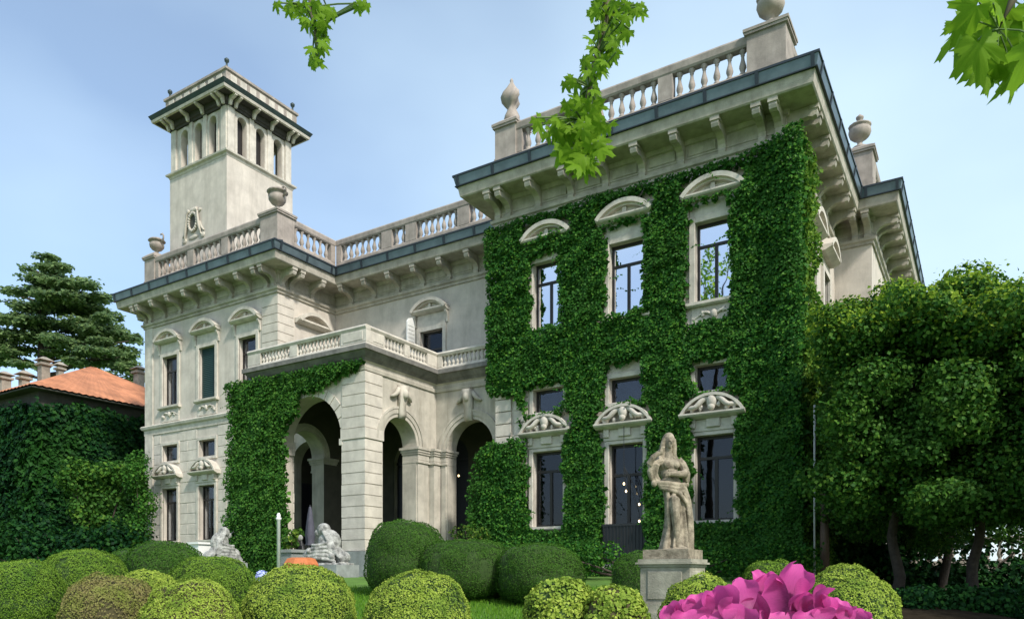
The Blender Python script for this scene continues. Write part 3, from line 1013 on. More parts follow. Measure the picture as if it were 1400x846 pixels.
balustrade(bP, PYF - .02, PYQ - .30, ZP, [(PYF - .02, PYF + .75), (22.3, 22.6), (PYQ - .9, PYQ - .3)], **{**kw, 'dc': .16})
balustrade(fQ, PX1 + .02, XA, ZP, [(PX1 + .02, PX1 + .5)], **{**kw, 'dc': .16})
for fr, a, b in ((fP, PX1 - .82, PX1 + .14), (sP, PYF + .12, PYF + .66)):
    d = .26 if fr is fP else .28
    MB().fbox(fr, a, b, d - .02, d + .012, 8.44, 8.76, .01).build('post_panel', M['trim'], porch)


def voussoirs(fr, uc, r0, r1, zs, n, d, parent, a0=0, a1=PI, gap=.012):
    for i in range(n):
        p, q = a0 + (a1 - a0) * i / n + gap, a0 + (a1 - a0) * (i + 1) / n - gap
        A = [p + (q - p) * k / 3 for k in range(4)]
        MB().strip(fr, -.02, d, [(uc - r1 * math.cos(t), zs + r1 * math.sin(t)) for t in A], [(uc - (r0 + .002) * math.cos(t), zs + (r0 + .002) * math.sin(t)) for t in A]).build('voussoir', M['block'], parent)


voussoirs(fP, -21.95, 1.75, 2.12, ZS, 15, .035, porch)
def archivolt(fr, uc, r0, r1, d, mt='grey'):
    A = [PI * k / 20 for k in range(21)]
    MB().strip(fr, -.02, d, [(uc - r1 * math.cos(t), ZS + r1 * math.sin(t)) for t in A], [(uc - r0 * math.cos(t), ZS + r0 * math.sin(t)) for t in A]).build('archivolt', M[mt], porch)


for fr, uc, r0 in ((sP, 22.34, .983), (bP, 22.34, .983), (fQ, -17.34, 1.123), (Fr('s', PX0 + .70), 22.34, .983)):
    archivolt(fr, uc, r0, r0 + .14, .035, 'trim' if fr.kind == 's' and fr.k < -22 else 'grey')
    archivolt(fr, uc, r0 + .143, r0 + .30, .07, 'trim' if fr.kind == 's' and fr.k < -22 else 'grey')
# thin dark sheets inside the porch, its shade put into their colour
hp = [(21.36, 23.32, GB, ZS, True)]
for fr in (Fr('s', PX0 + .705), Fr('b', PX1 - .705)): MB().wall(fr, PYF + .79, PYQ - .01, GB, 7.76, hp, .004).build('porch_shade_lining', M['loggia'], porch, recalc=False)
MB().wall(Fr('i', PYF + .785), PX0 + .71, PX1 - .71, GB, 7.76, [(-23.70, -20.20, GB, ZS, True)], .004).build('porch_shade_lining', M['loggia'], porch, recalc=False)
for a, b, h in ((PX1, XA, (-18.46, -16.22)), (XC, PX0, (-27.6, -25.4))): MB().wall(Fr('i', PYQ + .605), a, b, GB, 7.76, [(*h, GB, ZS, True)], .004).build('porch_shade_lining', M['loggia'], porch, recalc=False)
MB().wall(Fr('b', XA + .005), PYQ + .61, YB - .05, GB, 7.76, [], .004).build('porch_shade_lining', M['loggia'], porch, recalc=False)
for fr, uc, r1 in ((sP, 22.34, 1.30), (fQ, -17.34, 1.42)):
    MB().strip(fr, -.02, .09, [(uc - (r1 + .09) * math.cos(PI * k / 16), ZS + (r1 + .09) * math.sin(PI * k / 16)) for k in range(17)], [(uc - (r1 + .004) * math.cos(PI * k / 16), ZS + (r1 + .004) * math.sin(PI * k / 16)) for k in range(17)]).build('archivolt', M['grey'], porch)
    zk = ZS + r1
    ks = MB().uprism(fr, uc - .17, uc + .17, [(.02, zk - .38), (.12, zk - .38), (.2, zk - .2), (.16, zk + .1), (.28, zk + .45), (.34, zk + .85), (.02, zk + .9)])
    ks.ell(fr.P(uc, .25, zk + .55), (.17, .15, .2), 10, 6)
    for s in (-1, 1):
        ks.tube([fr.P(uc + s * (.2 + .1 * k), .1 + .05 * math.sin(k), zk + .75 - .17 * k + .02 * k * k) for k in range(5)], [.09, .1, .09, .07, .04], 7)
    ks.build('keystone', M['grey'], porch, True)
# rusticated corner piers (each course one block round the corner)
def pier(x0, x1, y0, y1, parent):
    z, n = .86, 16
    s_ = (7.40 - z) / n
    for i in range(n):
        j = random.uniform(-.006, .006)
        b = .0
        if 9.5 < i < 10.5: b = .035
        MB().box(x0 - b + j, x1 + b + j, y0 - b + j, y1 + b + j, z + i * s_ + .016, z + (i + 1) * s_ - .016).build('stone_block', M['block'], parent)
    MB().box(x0 - .08, x1 + .08, y0 - .08, y1 + .08, GB, .85).build('pier_base', M['greystone'], parent)
    MB().box(x0 + .02, x1 - .03, y0 + .03, y1 - .02, .85, 7.41).build('pier_core', M['stone'], parent)


pier(-20.16, PX1 + .045, PYF - .045, 21.30, porch)
pier(PX0 - .045, -23.74, PYF - .045, 21.30, porch)


def capital(m, x0, x1, y0, y1, z0, z1):
    h = z1 - z0
    for a, b, e in ((0, .12, .05), (.12, .2, .02), (.2, .55, .03), (.55, .68, .07), (.68, .84, .10), (.84, 1, .14)):
        m.box(x0 - e, x1 + e, y0 - e, y1 + e, z0 + a * h, z0 + b * h - .002)


for x0, x1, y0, y1 in ((PX1 - .65, PX1 + .06, 23.36, 24.0), (PX1 - .1, PX1 + .28, 24.12, PYQ - .06), (-18.72, -18.50, PYQ - .08, PYQ + .5), (-16.18, -15.78, PYQ - .08, PYQ + .5), (PX0 - .06, PX0 + .65, 23.36, 24.0),
                       (PX0 - .06, PX0 + .65, 21.0, 21.33), (-20.17, -19.75, PYF + .9, PYF + 1.3)):
    m = MB().box(x0, x1, y0, y1, GB + .9, ZS - .62)
    m.box(x0 - .06, x1 + .06, y0 - .06, y1 + .06, GB, GB + .9)
    capital(m, x0, x1, y0, y1, ZS - .62, ZS)
    m.build('pilaster', M['grey'], porch)
for s, xx in ((1, -20.2), (-1, -23.7)):     # impost blocks at the springing of the front arch
    MB().box(xx - .07, xx + .07, PYF - .07, PYF + .85, ZS - .26, ZS - .02).build('impost', M['trim'], porch)
# doors at the back of the porch
MB().wall(Fr('f', YB - .04), XC + .01, XA - .01, GB, 7.76, LOG, .02).build('loggia_shade_wall', M['loggia'], porch, recalc=False)  # thin dark sheet before the stone, porch shade in its colour
MB().wall(Fr('s', XC + .04), PYQ + .6, YB - .05, GB, 7.76, [(25.0, 26.7, GB, 4.4, False)], .02).build('loggia_shade_wall', M['loggia'], porch, recalc=False)
MB().fbox(Fr('s', XC), 25.0, 26.7, .0, .03, GB, 4.4).fbox(Fr('s', XC), 25.82, 25.88, .03, .05, GB, 4.4).build('door', M['door'], porch)
for a, b, _z, zt, _k in LOG:
    m = MB()
    c, hw = (a + b) / 2, (b - a) / 2
    out = [(a, GB), (a, zt)] + [(c - hw * math.cos(PI * k / 12), zt + hw * math.sin(PI * k / 12)) for k in range(1, 12)] + [(b, zt), (b, GB)]
    m.dprism(fB, -.3, -.2, out)
    m.fbox(fB, c - .05, c + .05, -.2, -.16, GB, zt).fbox(fB, a, b, -.2, -.15, zt - .06, zt + .06)
    d = m.build('door', M['door'], porch)
    for s in (-1, 1):
        for zb, zc in ((.1, 1.2), (1.4, zt - .2)):
            MB().fbox(fB, c + s * hw * .52 - hw * .32, c + s * hw * .52 + hw * .32, -.2, -.175, zb, zc, .01).build('door_panel', M['door'], d)
MB().box(XC, XA, YF - 2.2, YB, GB - .3, GB + .02).box(PX0 - .4, PX1 + .4, PYF - .5, YF - 2.2, GB - .3, GB + .02).build('porch_floor', M['greystone'], porch)
for i in range(3):
    MB().box(PX0 - .5 - .0 * i, PX1 + .5, PYF - .5 - .38 * (i + 1), PYF - .5 - .38 * i, GB - .6, GB - .13 * (i + 1)).build('step', M['greystone'], porch)

# ---- tower
TX0, TX1, TY0, TY1 = -38.2, -33.35, 25.4, 29.8
TP = [(TX0, TY1), (TX0, TY0), (TX1, TY0), (TX1, TY1)]
tw = MB()
for fr, a, b in ((Fr('f', TY0), TX0, TX1), (Fr('i', TY1), TX0, TX1), (Fr('s', TX1), TY0, TY1), (Fr('b', TX0), TY0, TY1)): tw.wall(fr, a, b, 15.05, 22.0, [], .4)
tower = tw.build('tower', M['stone'], villa, recalc=False)
up = MB()
hole = lambda cs: [(c - .29, c + .29, 22.16, 23.92, True) for c in cs]
for k, q in (('f', TY0 + .1), ('i', TY1 - .1)): up.wall(Fr(k, q), TX0 + .08, TX1 - .08, 22.0, 24.6, hole((-36.98, -35.775, -34.57)), .34)
for k, q in (('s', TX1 - .1), ('b', TX0 + .1)): up.wall(Fr(k, q), TY0 + .08, TY1 - .08, 22.0, 24.6, hole((26.4, 27.6, 28.8)), .34)
up.build('belvedere', M['stone'], tower, recalc=False)
MB().box(TX0 + .3, TX1 - .3, TY0 + .3, TY1 - .3, 21.9, 22.0).build('belvedere_floor', M['roof'], tower)
MB().sweep(TP, [(-.1, 21.8), (.02, 21.8), (.05, 21.9), (.16, 21.96), (.18, 22.04), (.02, 22.15), (-.1, 22.15)], True).build('string_course', M['trim'], tower)
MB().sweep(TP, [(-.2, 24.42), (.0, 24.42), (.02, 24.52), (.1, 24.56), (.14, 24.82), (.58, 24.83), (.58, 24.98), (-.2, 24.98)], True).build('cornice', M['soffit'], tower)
MB().sweep(TP, [(.56, 24.80), (.66, 24.82), (.70, 24.94), (.56, 24.94)], True).build('fascia', M['trim'], tower)
MB().sweep(TP, [(-.2, 24.95), (.68, 24.945), (.70, 24.98), (.80, 25.16), (.76, 25.19), (-.2, 25.3)], True).build('gutter', M['towermetal'], tower)
MB().sweep(TP, [(-.05, 25.2), (.22, 25.2), (.22, 25.42), (.16, 25.46), (.16, 26.05), (.24, 26.1), (.24, 26.22), (-.05, 26.25)], True).build('parapet', M['rail'], tower)
MB().box(TX0 + .1, TX1 - .1, TY0 + .1, TY1 - .1, 25.2, 25.26).build('tower_roof', M['roof'], tower)
TB = MB().uprism(Fr('f', 0), -.07, .07, [(0, 24.40), (.1, 24.40), (.14, 24.5), (.2, 24.62), (.42, 24.68), (.54, 24.74), (.54, 24.828), (0, 24.828)]).mesh('bracket', M['trim'])
for us, k, q in (((-38.1, -37.75, -36.4, -35.15, -33.8, -33.45), 'f', TY0), ((25.5, 25.85, 27.0, 28.2, 29.35, 29.7), 's', TX1)):
    for u in us: link('bracket', TB, tower, Fr(k, q).P(u, .09, 0), (0, 0, 0 if k == 'f' else PI / 2))
for k, q, cs, lo, hi in (('f', TY0 + .1, (-36.98, -35.775, -34.57), TX0, TX1), ('s', TX1 - .1, (26.4, 27.6, 28.8), TY0, TY1)):
    fr = Fr(k, q)
    edges = [lo + .08] + [(a + b) / 2 for a, b in zip(cs, cs[1:])] + [hi - .08]
    for i, u in enumerate(edges):     # pilasters between the arches
        a, b = (u, u + .42) if i == 0 else ((u - .42, u) if i == len(edges) - 1 else (u - .14, u + .14))
        MB().fbox(fr, a, b, -.02, .10, 22.14, 24.43, .012).build('pilaster', M['trim'], tower)
    for c in cs:
        ou, inn = [], []
        for t in range(13):
            a = PI * t / 12
            ou.append((c - .46 * math.cos(a), 23.92 + .46 * math.sin(a)))
            inn.append((c - .30 * math.cos(a), 23.92 + .30 * math.sin(a)))
        MB().strip(fr, -.02, .05, [(c - .46, 22.18)] + ou + [(c + .46, 22.18)], [(c - .30, 22.18)] + inn + [(c + .30, 22.18)]).build('window_surround', M['trim'], tower)
        if (k == 'f' and c > -36.5) or (k == 's' and c < 28.5):
            MB().wall(fr, c - .29, c + .29, 22.16, 24.2, [], .03).build('louvre', M['frame'], tower, recalc=False).location = (.0, .3, 0) if k == 'f' else (-.3, 0, 0)
FIN = MB().lathe([(.10, 0), (.10, .06), (.05, .1), (.05, .3), (.12, .38), (.13, .48), (.05, .56)], n=8).mesh('finial', M['towermetal'], True)
for x, y in ((TX0 + .0, TY0 - .0), (TX1 - .0, TY0), (TX1, TY1), (TX0, TY1)): link('finial', FIN, tower, (x, y, 26.24))
for i in range(7):                       # raised panels of the parapet
    MB().fbox(Fr('s', TX1), TY0 + .1 + i * .62, TY0 + .5 + i * .62, .15, .185, 25.52, 25.99, .01).build('parapet_panel', M['trim'], tower)
    MB().fbox(Fr('f', TY0), TX0 + .15 + i * .68, TX0 + .6 + i * .68, .15, .185, 25.52, 25.99, .01).build('parapet_panel', M['trim'], tower)
# cartouche with oval niche
ft = Fr('f', TY0)
m = MB()
ring = [(-36.1 + .42 * math.cos(2 * PI * k / 20), 18.95 + .55 * math.sin(2 * PI * k / 20)) for k in range(21)]
ring2 = [(-36.1 + .29 * math.cos(2 * PI * k / 20), 18.95 + .40 * math.sin(2 * PI * k / 20)) for k in range(21)]
m.strip(ft, -.02, .12, ring, ring2)
for s in (-1, 1):
    m.tube([ft.P(-36.1 + s * (.30 + .5 * t), .06 + .05 * math.sin(t * 4), 19.65 - 1.7 * t + .15 * math.sin(t * 7)) for t in [k / 9 for k in range(10)]], [.08, .09, .07, .06, .07, .08, .06, .05, .06, .03], 8)
    m.ell(ft.P(-36.1 + s * .78, .0, 18.1), (.2, .08, .16), 8, 6).ell(ft.P(-36.1 + s * .5, .0, 19.5), (.2, .07, .1), 8, 6)
    m.tube([ft.P(-36.1 + s * (.45 + .12 * k), .02, 18.9 - .16 * k + .06 * math.sin(k * 2)) for k in range(5)], [.06, .07, .06, .05, .03], 7)
m.ell(ft.P(-36.1, .0, 19.62), (.34, .08, .14), 10, 6).ell(ft.P(-36.1, .0, 18.15), (.45, .07, .13), 10, 6)
cart = m.build('cartouche', M['grey'], tower, True)
MB().dprism(ft, -.01, .02, ring2[:-1]).build('niche', M['dark_wall'], cart)
# downpipes at the right corner
m = MB()
m.tube([(-3.95, 23.6, -1.0), (-3.95, 23.6, 3.2)], .13, 10)
m.build('downpipe', M['pipe'], villa, True)
MB().tube([(-4.15, 23.15, -1.0), (-4.15, 23.15, 4.9)], .03, 8).build('cable_pipe', M['pole'], villa, True)

# ------------------------------------------------------------------ urns and finials on the roof
def urn_obj(name, prof, loc, label, m='rail', n=14, extra=None):
    mb = MB().lathe(prof, n=n)
    if extra: extra(mb)
    o = mb.build(name, M[m], None, True)
    o.location = loc
    return tag(o, label, 'urn' if 'urn' in name else 'finial', 'stone ornaments on the roof pedestals')


URN = [(.30, 0), (.30, .1), (.2, .14), (.12, .2), (.09, .3), (.14, .36), (.16, .40), (.28, .46), (.38, .56), (.43, .70), (.42, .82), (.36, .9), (.42, .93), (.44, .98), (.36, 1.03), (.2, 1.1), (.08, 1.16), (.07, 1.22), (.14, 1.27), (.15, 1.34), (.06, 1.42), (.02, 1.46)]


def handles(mb):
    for s in (-1, 1):
        mb.tube([(s * .40, 0, .62), (s * .56, 0, .72), (s * .6, 0, .92), (s * .5, 0, 1.04), (s * .34, 0, 1.04)], [.05, .05, .05, .05, .04], 7)


def pc(k): return ((peds[k][0] + peds[k][1]) / 2, (peds[k][2] + peds[k][3]) / 2, 17.21)


urn_obj('stone_urn', URN, pc('Ar'), 'large stone urn cut off by the top edge, above the ivy corner')
urn_obj('stone_urn', URN, pc('bay'), 'round lidded stone urn farthest right on the roof')
HOOD = [(.2, 0), (.2, .08), (.09, .16), (.1, .24), (.28, .34), (.40, .5), (.42, .66), (.34, .8), (.40, .84), (.5, .88), (.42, .98), (.2, 1.08), (.05, 1.14)]
urn_obj('stone_urn', HOOD, pc('Cr'), 'hooded stone urn in front of the tower, on the corner pedestal', extra=handles)
urn_obj('stone_urn', [(a * .9, b * .85) for a, b in HOOD], pc('Cl'), 'small stone urn at the left end of the roof, beside the tower', extra=handles)
m = MB()
b0 = len(m.v)
prof = [(.27, 0), (.25, .2), (.19, .42), (.15, .56), (.22, .66), (.32, .82), (.34, .98), (.27, 1.14), (.16, 1.3), (.09, 1.45), (.06, 1.55), (.07, 1.6), (.03, 1.68)]
N_ = 16
for q, (r, z) in enumerate(prof):          # twisted flame finial
    for i in range(N_):
        a = 2 * PI * i / N_ + z * 1.7
        rr_ = r * (1 + .28 * math.cos(3 * (2 * PI * i / N_)) * (z < 1.5))
        m.v.append((rr_ * math.cos(a), rr_ * math.sin(a), z))
for q in range(len(prof) - 1):
    for i in range(N_):
        j = (i + 1) % N_
        m.f.append((q * N_ + i, q * N_ + j, q * N_ + N_ + j, q * N_ + N_ + i))
m.f += [tuple(range(N_)), tuple(range((len(prof) - 1) * N_, len(prof) * N_))]
o = m.build('flame_finial', M['rail'], None, True)
o.location = pc('Al')
tag(o, 'twisted flame finial on the left pedestal of the ivy wing', 'finial', 'stone ornaments on the roof pedestals')

# ------------------------------------------------------------------ ivy
def patch(fr, u0, u1, z0, z1, dens, keep, dfun):
    n = int((u1 - u0) * (z1 - z0) * dens)
    u = rng.uniform(u0, u1, n)
    z = rng.uniform(z0, z1, n)
    Q = np.stack([u, z, np.zeros(n)], 1)
    k = keep(u, z, Q)
    u, z, Q = u[k], z[k], Q[k]
    d = dfun(u, z, Q)
    depth = rng.uniform(0, 1, len(u)) ** 2
    d = d * (1 - .45 * depth)
    P = np.stack(fr.P(u, d, z), 1) if fr.kind in 'fi' else np.stack([np.broadcast_to(c, u.shape) for c in fr.P(u, d, z)], 1)
    nr = np.array({'f': (0, -1, .35), 's': (1, 0, .35), 'b': (-1, 0, .35), 'i': (0, 1, .35)}[fr.kind])
    S_ = np.ones(len(u))
    m_ = len(u) // 4                     # large leaves close to the wall, under the others
    q = P[:m_] - nr / np.linalg.norm(nr) * (d[:m_] * .55)[:, None]
    return np.concatenate([P, q]), np.tile(nr, (len(u) + m_, 1)), np.concatenate([S_, np.full(m_, 2.0)])


def tendrils(fr, n, u0, u1, z0, z1, keep, seed):
    """stray shoots that hang or creep over the edge of the ivy"""
    r = random.Random(seed)
    P, S_ = [], []
    while n:
        u, z = r.uniform(u0, u1), r.uniform(z0, z1)
        q = np.array([[u, z, 0.]])
        if not keep(np.array([u]), np.array([z]), q)[0]: continue
        n -= 1
        a = r.choice((-1, 1)) * r.uniform(.3, 2.2) - PI / 2
        d = .35
        for k in range(r.randint(8, 18)):
            u += .055 * math.cos(a)
            z += .055 * math.sin(a)
            a += r.uniform(-.3, .3)
            a += (-PI / 2 - a) * .06
            d += r.uniform(-.015, .03)
            P.append(fr.P(u, d, z))
            S_.append(r.uniform(.6, .95))
    nr = np.array({'f': (0, -1, .35), 's': (1, 0, .35), 'b': (-1, 0, .35)}[fr.kind])
    return np.array(P), np.tile(nr, (len(P), 1)), np.array(S_)


def clump(Q, seed=0):
    """leafy clumps that trail down to the left"""
    R = np.stack([Q[:, 0] * .9 + Q[:, 1] * .35, Q[:, 1] * .8 - Q[:, 0] * .5, Q[:, 2]], 1)
    a = vnoise(R * np.array([1.0, 2.1, 1]), 1.3, 11 + seed)
    b = vnoise(R * np.array([1.0, 1.6, 1]), 3.4, 21 + seed)
    c = vnoise(R, 9., 31 + seed)
    return .5 * a + .34 * b + .16 * c


def ivy_plant(name, label, patches, m, size, group, tilt=.5):
    P = np.concatenate([p[0] for p in patches])
    N = np.concatenate([p[1] for p in patches])
    s_ = rng.uniform(size[0], size[1], len(P)) * np.concatenate([p[2] for p in patches])
    o = link(name, leaf_mesh(name, P, N, s_, M[m], tilt=tilt))
    return tag(o, label, 'ivy', group)


rag = lambda Q, s=0: (vnoise(Q, 2.6, 40 + s) - .5) * .5 + (vnoise(Q, 7., 50 + s) - .5) * .25
KEEP_OUT = [(-11.13, -9.66, 8.93, 12.0), (-11.46, -9.32, 12.1, 12.84),
            (-14.10, -12.92, 8.95, 11.72), (-14.42, -12.46, 12.3, 12.82),
            (-8.22, -6.76, 8.2, 12.0), (-8.40, -6.30, 12.1, 12.84),
            (-14.32, -12.70, 5.85, 6.90), (-11.15, -9.70, 5.85, 7.30), (-8.02, -6.86, 5.85, 6.94),
            (-14.5, -12.40, 4.95, 5.80), (-11.40, -9.40, 4.95, 5.80), (-8.3, -6.42, 4.95, 5.80),
            (-14.22, -12.66, 1.66, 5.0), (-11.2, -9.6, .35, 5.0), (-8.05, -6.55, 1.7, 5.0)]


def keepA(u, z, Q):
    j = rag(Q)
    k = (z < 13.1 + .2 * np.clip(u + 6.2, 0, 1.5) + j * .25) & (u > -16.0 + j * .5)
    for a, b, c, e in KEEP_OUT:
        k &= ~((u > a + j * .4) & (u < b + j * .4) & (z > c + j * .5) & (z < e + j * .3))
    bare = (u < -14.5 + j) & (z < 6.75 + j * .9 + np.clip((u + 14.7) * -.2, 0, .3)) & (z > 4.85 + j)
    k &= ~bare
    k &= ~((u < -16.0) | ((z < 4.9) & (u < -16.5)))
    return k


def dA(u, z, Q):
    d = .10 + .42 * clump(Q)
    d += .34 * sstep(-5.9, -4.8, u)
    low = (u < -14.3) & (z < 5)
    return d + low * .3


def keepLow(u, z, Q):
    return ((u + 15.5) / 1.25) ** 2 + ((z - 2.6) / 2.4) ** 2 < 1 + .5 * rag(Q, 3)


ivyA = [patch(fBay, XR, XBAY + .4, GB, 8.2, 260, lambda u, z, Q: z < 7.6 + rag(Q, 17), lambda u, z, Q: .15 + .5 * clump(Q, 18)), patch(fF, -16.05, -4.55, GB, 13.5, 900, keepA, dA),
        patch(fF, -16.7, -14.25, GB, 5.0, 600, keepLow, lambda u, z, Q: .35 + .5 * clump(Q, 2) * (1 - ((z - 2.4) / 3.4) ** 2))]
ivyA.append(tendrils(fF, 170, -15.8, -5, .5, 13, keepA, 3))
ivy_plant('wall_ivy', 'dense dark green ivy covering the front of the right wing around its windows', ivyA, 'ivy', (.065, .12), 'ivy on the walls')
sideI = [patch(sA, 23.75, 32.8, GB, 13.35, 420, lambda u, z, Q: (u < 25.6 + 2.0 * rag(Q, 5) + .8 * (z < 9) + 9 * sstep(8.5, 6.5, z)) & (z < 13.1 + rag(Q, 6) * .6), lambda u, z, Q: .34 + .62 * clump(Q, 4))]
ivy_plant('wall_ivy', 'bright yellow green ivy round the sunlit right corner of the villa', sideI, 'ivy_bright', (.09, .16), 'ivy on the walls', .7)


def keepP(u, z, Q):
    j = rag(Q, 8)
    r = np.hypot(u + 21.95, np.maximum(z - ZS, 0))
    k = (z < 7.8 + j * .15) & ((r > 1.93 + j * .25) | (z < ZS) | ((u < -22.3) & (r > 1.25 + j * .3)))
    k &= (u < -22.95 + j * .4) | (z > 6.75 + .42 * np.clip(u + 22.4, 0, 9) * (u > -22.4) * .62 + j * .3) | ((u < -22.2) & (r > 1.2) & (z > ZS))
    k &= (u > -26.25 + j * .6 - .25 * np.clip((5 - z) / 5, 0, 1))
    return k


ivyP = [patch(fP, -26.9, -19.0, GB, 7.9, 900, keepP, lambda u, z, Q: .12 + .42 * clump(Q, 6) + .12 * (u < -23.5)),
        patch(bP, 20.2, 24.4, GB, 7.9, 380, lambda u, z, Q: (z < 7.7) & (u < 20.9 + rag(Q, 19)), lambda u, z, Q: .9 + .6 * clump(Q, 7))]
ivyP.append(tendrils(fP, 70, -25.8, -19.4, 1, 7.6, keepP, 4))
ivy_plant('porch_ivy', 'bright green ivy hanging over the porch arch and its left pier', ivyP, 'ivy_porch', (.065, .12), 'ivy on the walls')

# ------------------------------------------------------------------ outbuilding on the left
OX0, OX1, OY0, OY1, OZ = -57.0, -45.1, 21.9, 34.0, 10.5
out = empty('outbuilding', ((OX0 + OX1) / 2, (OY0 + OY1) / 2, GB))
tag(out, 'ivy covered outbuilding with a terracotta hipped roof and chimneys', 'building')


def opart(o): return under(out, o)


opart(MB().wall(Fr('f', OY0), OX0, OX1, -1, OZ).wall(Fr('s', OX1), OY0, OY1, -1, OZ, [(30.0, 30.7, 7.2, 8.6, False)]).wall(Fr('b', OX0), OY0, OY1, -1, OZ).wall(Fr('i', OY1), OX0, OX1, -1, OZ).build('wall', M['dark_wall'], None, recalc=False))
e = .75
base = [(OX0 - e, OY0 - e), (OX1 + e, OY0 - e), (OX1 + e, OY1 + e), (OX0 - e, OY1 + e)]
apx = [(-51.6, 27.8), (-50.5, 27.8), (-50.5, 28.2), (-51.6, 28.2)]
rm = MB()
NS = 34
for i in range(4):                      # pantile ribs down each slope
    a, b, c, d = base[i], base[(i + 1) % 4], apx[(i + 1) % 4], apx[i]
    prev = None
    for k in range(NS * 2 + 1):
        t = k / (NS * 2)
        lift = .05 * (k % 2)
        lo = (a[0] + (b[0] - a[0]) * t, a[1] + (b[1] - a[1]) * t, OZ - .05 + lift)
        hi = (d[0] + (c[0] - d[0]) * t, d[1] + (c[1] - d[1]) * t, 13.85 + lift * .3)
        if prev: rm.quad(prev[0], lo, hi, prev[1])
        prev = (lo, hi)
rm.quad(*[(*p, 13.85) for p in apx])
opart(rm.build('roof', M['terracotta'], None, recalc=False))
opart(MB().box(OX0 - e + .1, OX1 + e - .1, OY0 - e + .1, OY1 + e - .1, OZ - .16, OZ - .08).build('soffit', M['dark_wall'], None))
MB_w = MB().fbox(Fr('s', OX1), 29.9, 30.8, -.02, .5, 8.62, 8.78)
opart(MB_w.build('window_lintel', M['white'], None))
for (px, yt, yb, wd, D) in ((60, 489, 530, 11, 47), (82, 495, 520, 7, 52), (33, 508, 536, 10, 46), (190, 500, 548, 10, 52), (6, 508, 540, 12, 50)):
    p0, p1 = at(px, yb, D), at(px, yt + 11, D)
    h = wd / 1032 * D / 2
    m = MB().box(p0.x - h, p0.x + h, p0.y - h, p0.y + h, p0.z - .6, p1.z)
    m.box(p0.x - h - .12, p0.x + h + .12, p0.y - h - .12, p0.y + h + .12, p1.z, p1.z + .14)
    m.hexa([(p0.x + a * (h + .2), p0.y + b * (h + .2), p1.z + .3) for a, b in ((-1, -1), (1, -1), (1, 1), (-1, 1))] + [(p0.x + a * .1, p0.y + b * .1, p1.z + .55) for a, b in ((-1, -1), (1, -1), (1, 1), (-1, 1))])
    m.box(p0.x - h + .05, p0.x + h - .05, p0.y - h + .05, p0.y + h - .05, p1.z + .14, p1.z + .3)
    opart(m.build('chimney', M['chimney'], None))
kO = lambda u, z, Q: z < 9.6 + 1.6 * rag(Q, 12)
kS = lambda u, z, Q: (z < 9.7 + 1.6 * rag(Q, 13)) & ~((u > 29.9) & (u < 30.8) & (z > 7.2) & (z < 8.9))
ivyO = [patch(Fr('f', OY0), OX0, OX1 + .4, GB, 10.3, 130, kO, lambda u, z, Q: .15 + .6 * clump(Q, 14)),
        patch(Fr('s', OX1), OY0 - .3, OY1, GB, 10.3, 150, kS, lambda u, z, Q: .15 + .6 * clump(Q, 15))]
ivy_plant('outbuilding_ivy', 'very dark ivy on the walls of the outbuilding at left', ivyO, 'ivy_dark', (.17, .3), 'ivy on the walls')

# ------------------------------------------------------------------ trees and shrubs
def lump_leaves(lumps, dens, shell=.75):
    """lumps: (cx, cy, cz, rx, ry, rz); leaves spread through each lump, most of them near its skin"""
    Ps, Ns = [], []
    for (x, y, z, rx, ry, rz) in lumps:
        n = int(dens * (rx * ry + ry * rz + rx * rz) * 1.3)
        v = rng.normal(0, 1, (n, 3))
        v /= np.linalg.norm(v, axis=1)[:, None]
        r = shell + (1 - shell) * rng.uniform(0, 1, n) ** .6
        r = np.where(rng.uniform(0, 1, n) < .10, r * rng.uniform(1.05, 1.45, n), r)
        r *= 1 + .35 * (vnoise(v * 2.2 + np.array([x, y, z]), 1.3, 77) - .5)
        Ps.append(np.array([x, y, z]) + v * r[:, None] * np.array([rx, ry, rz]))
        Ns.append(v / np.array([rx, ry, rz]) * min(rx, ry, rz) + np.array([0, 0, .3]))
    return np.concatenate(Ps), np.concatenate(Ns)


def tree_thing(name, label, cat, base, limbs, crowns, group=None, bark='bark'):
    """limbs: list of (points, radii); crowns: list of (mesh, part name)"""
    t = empty(name, base)
    tag(t, label, cat, group)
    for k, (pts, rad) in enumerate(limbs):
        under(t, MB().tube(pts, rad, 9).build('trunk' if k == 0 else 'limb', M[bark], None, True))
    for me, pn in crowns: under(t, link(pn, me))
    return t


def bend(a, b, n=7, w=.2, seed=0):
    r = random.Random(seed)
    a, b = Vector(a), Vector(b)
    ph = [r.uniform(0, 6) for _ in range(3)]
    out_ = []
    for i in range(n):
        t = i / (n - 1)
        j = math.sin(t * PI) * w
        out_.append(a.lerp(b, t) + Vector((j * math.sin(t * 4.1 + ph[0]), j * math.sin(t * 5.3 + ph[1]), j * .3 * math.sin(t * 6 + ph[2]))) + Vector((r.uniform(-j, j), r.uniform(-j, j), 0)) * .12)
    return out_


def taper(a, b, n=7): return [a + (b - a) * i / (n - 1) for i in range(n)]


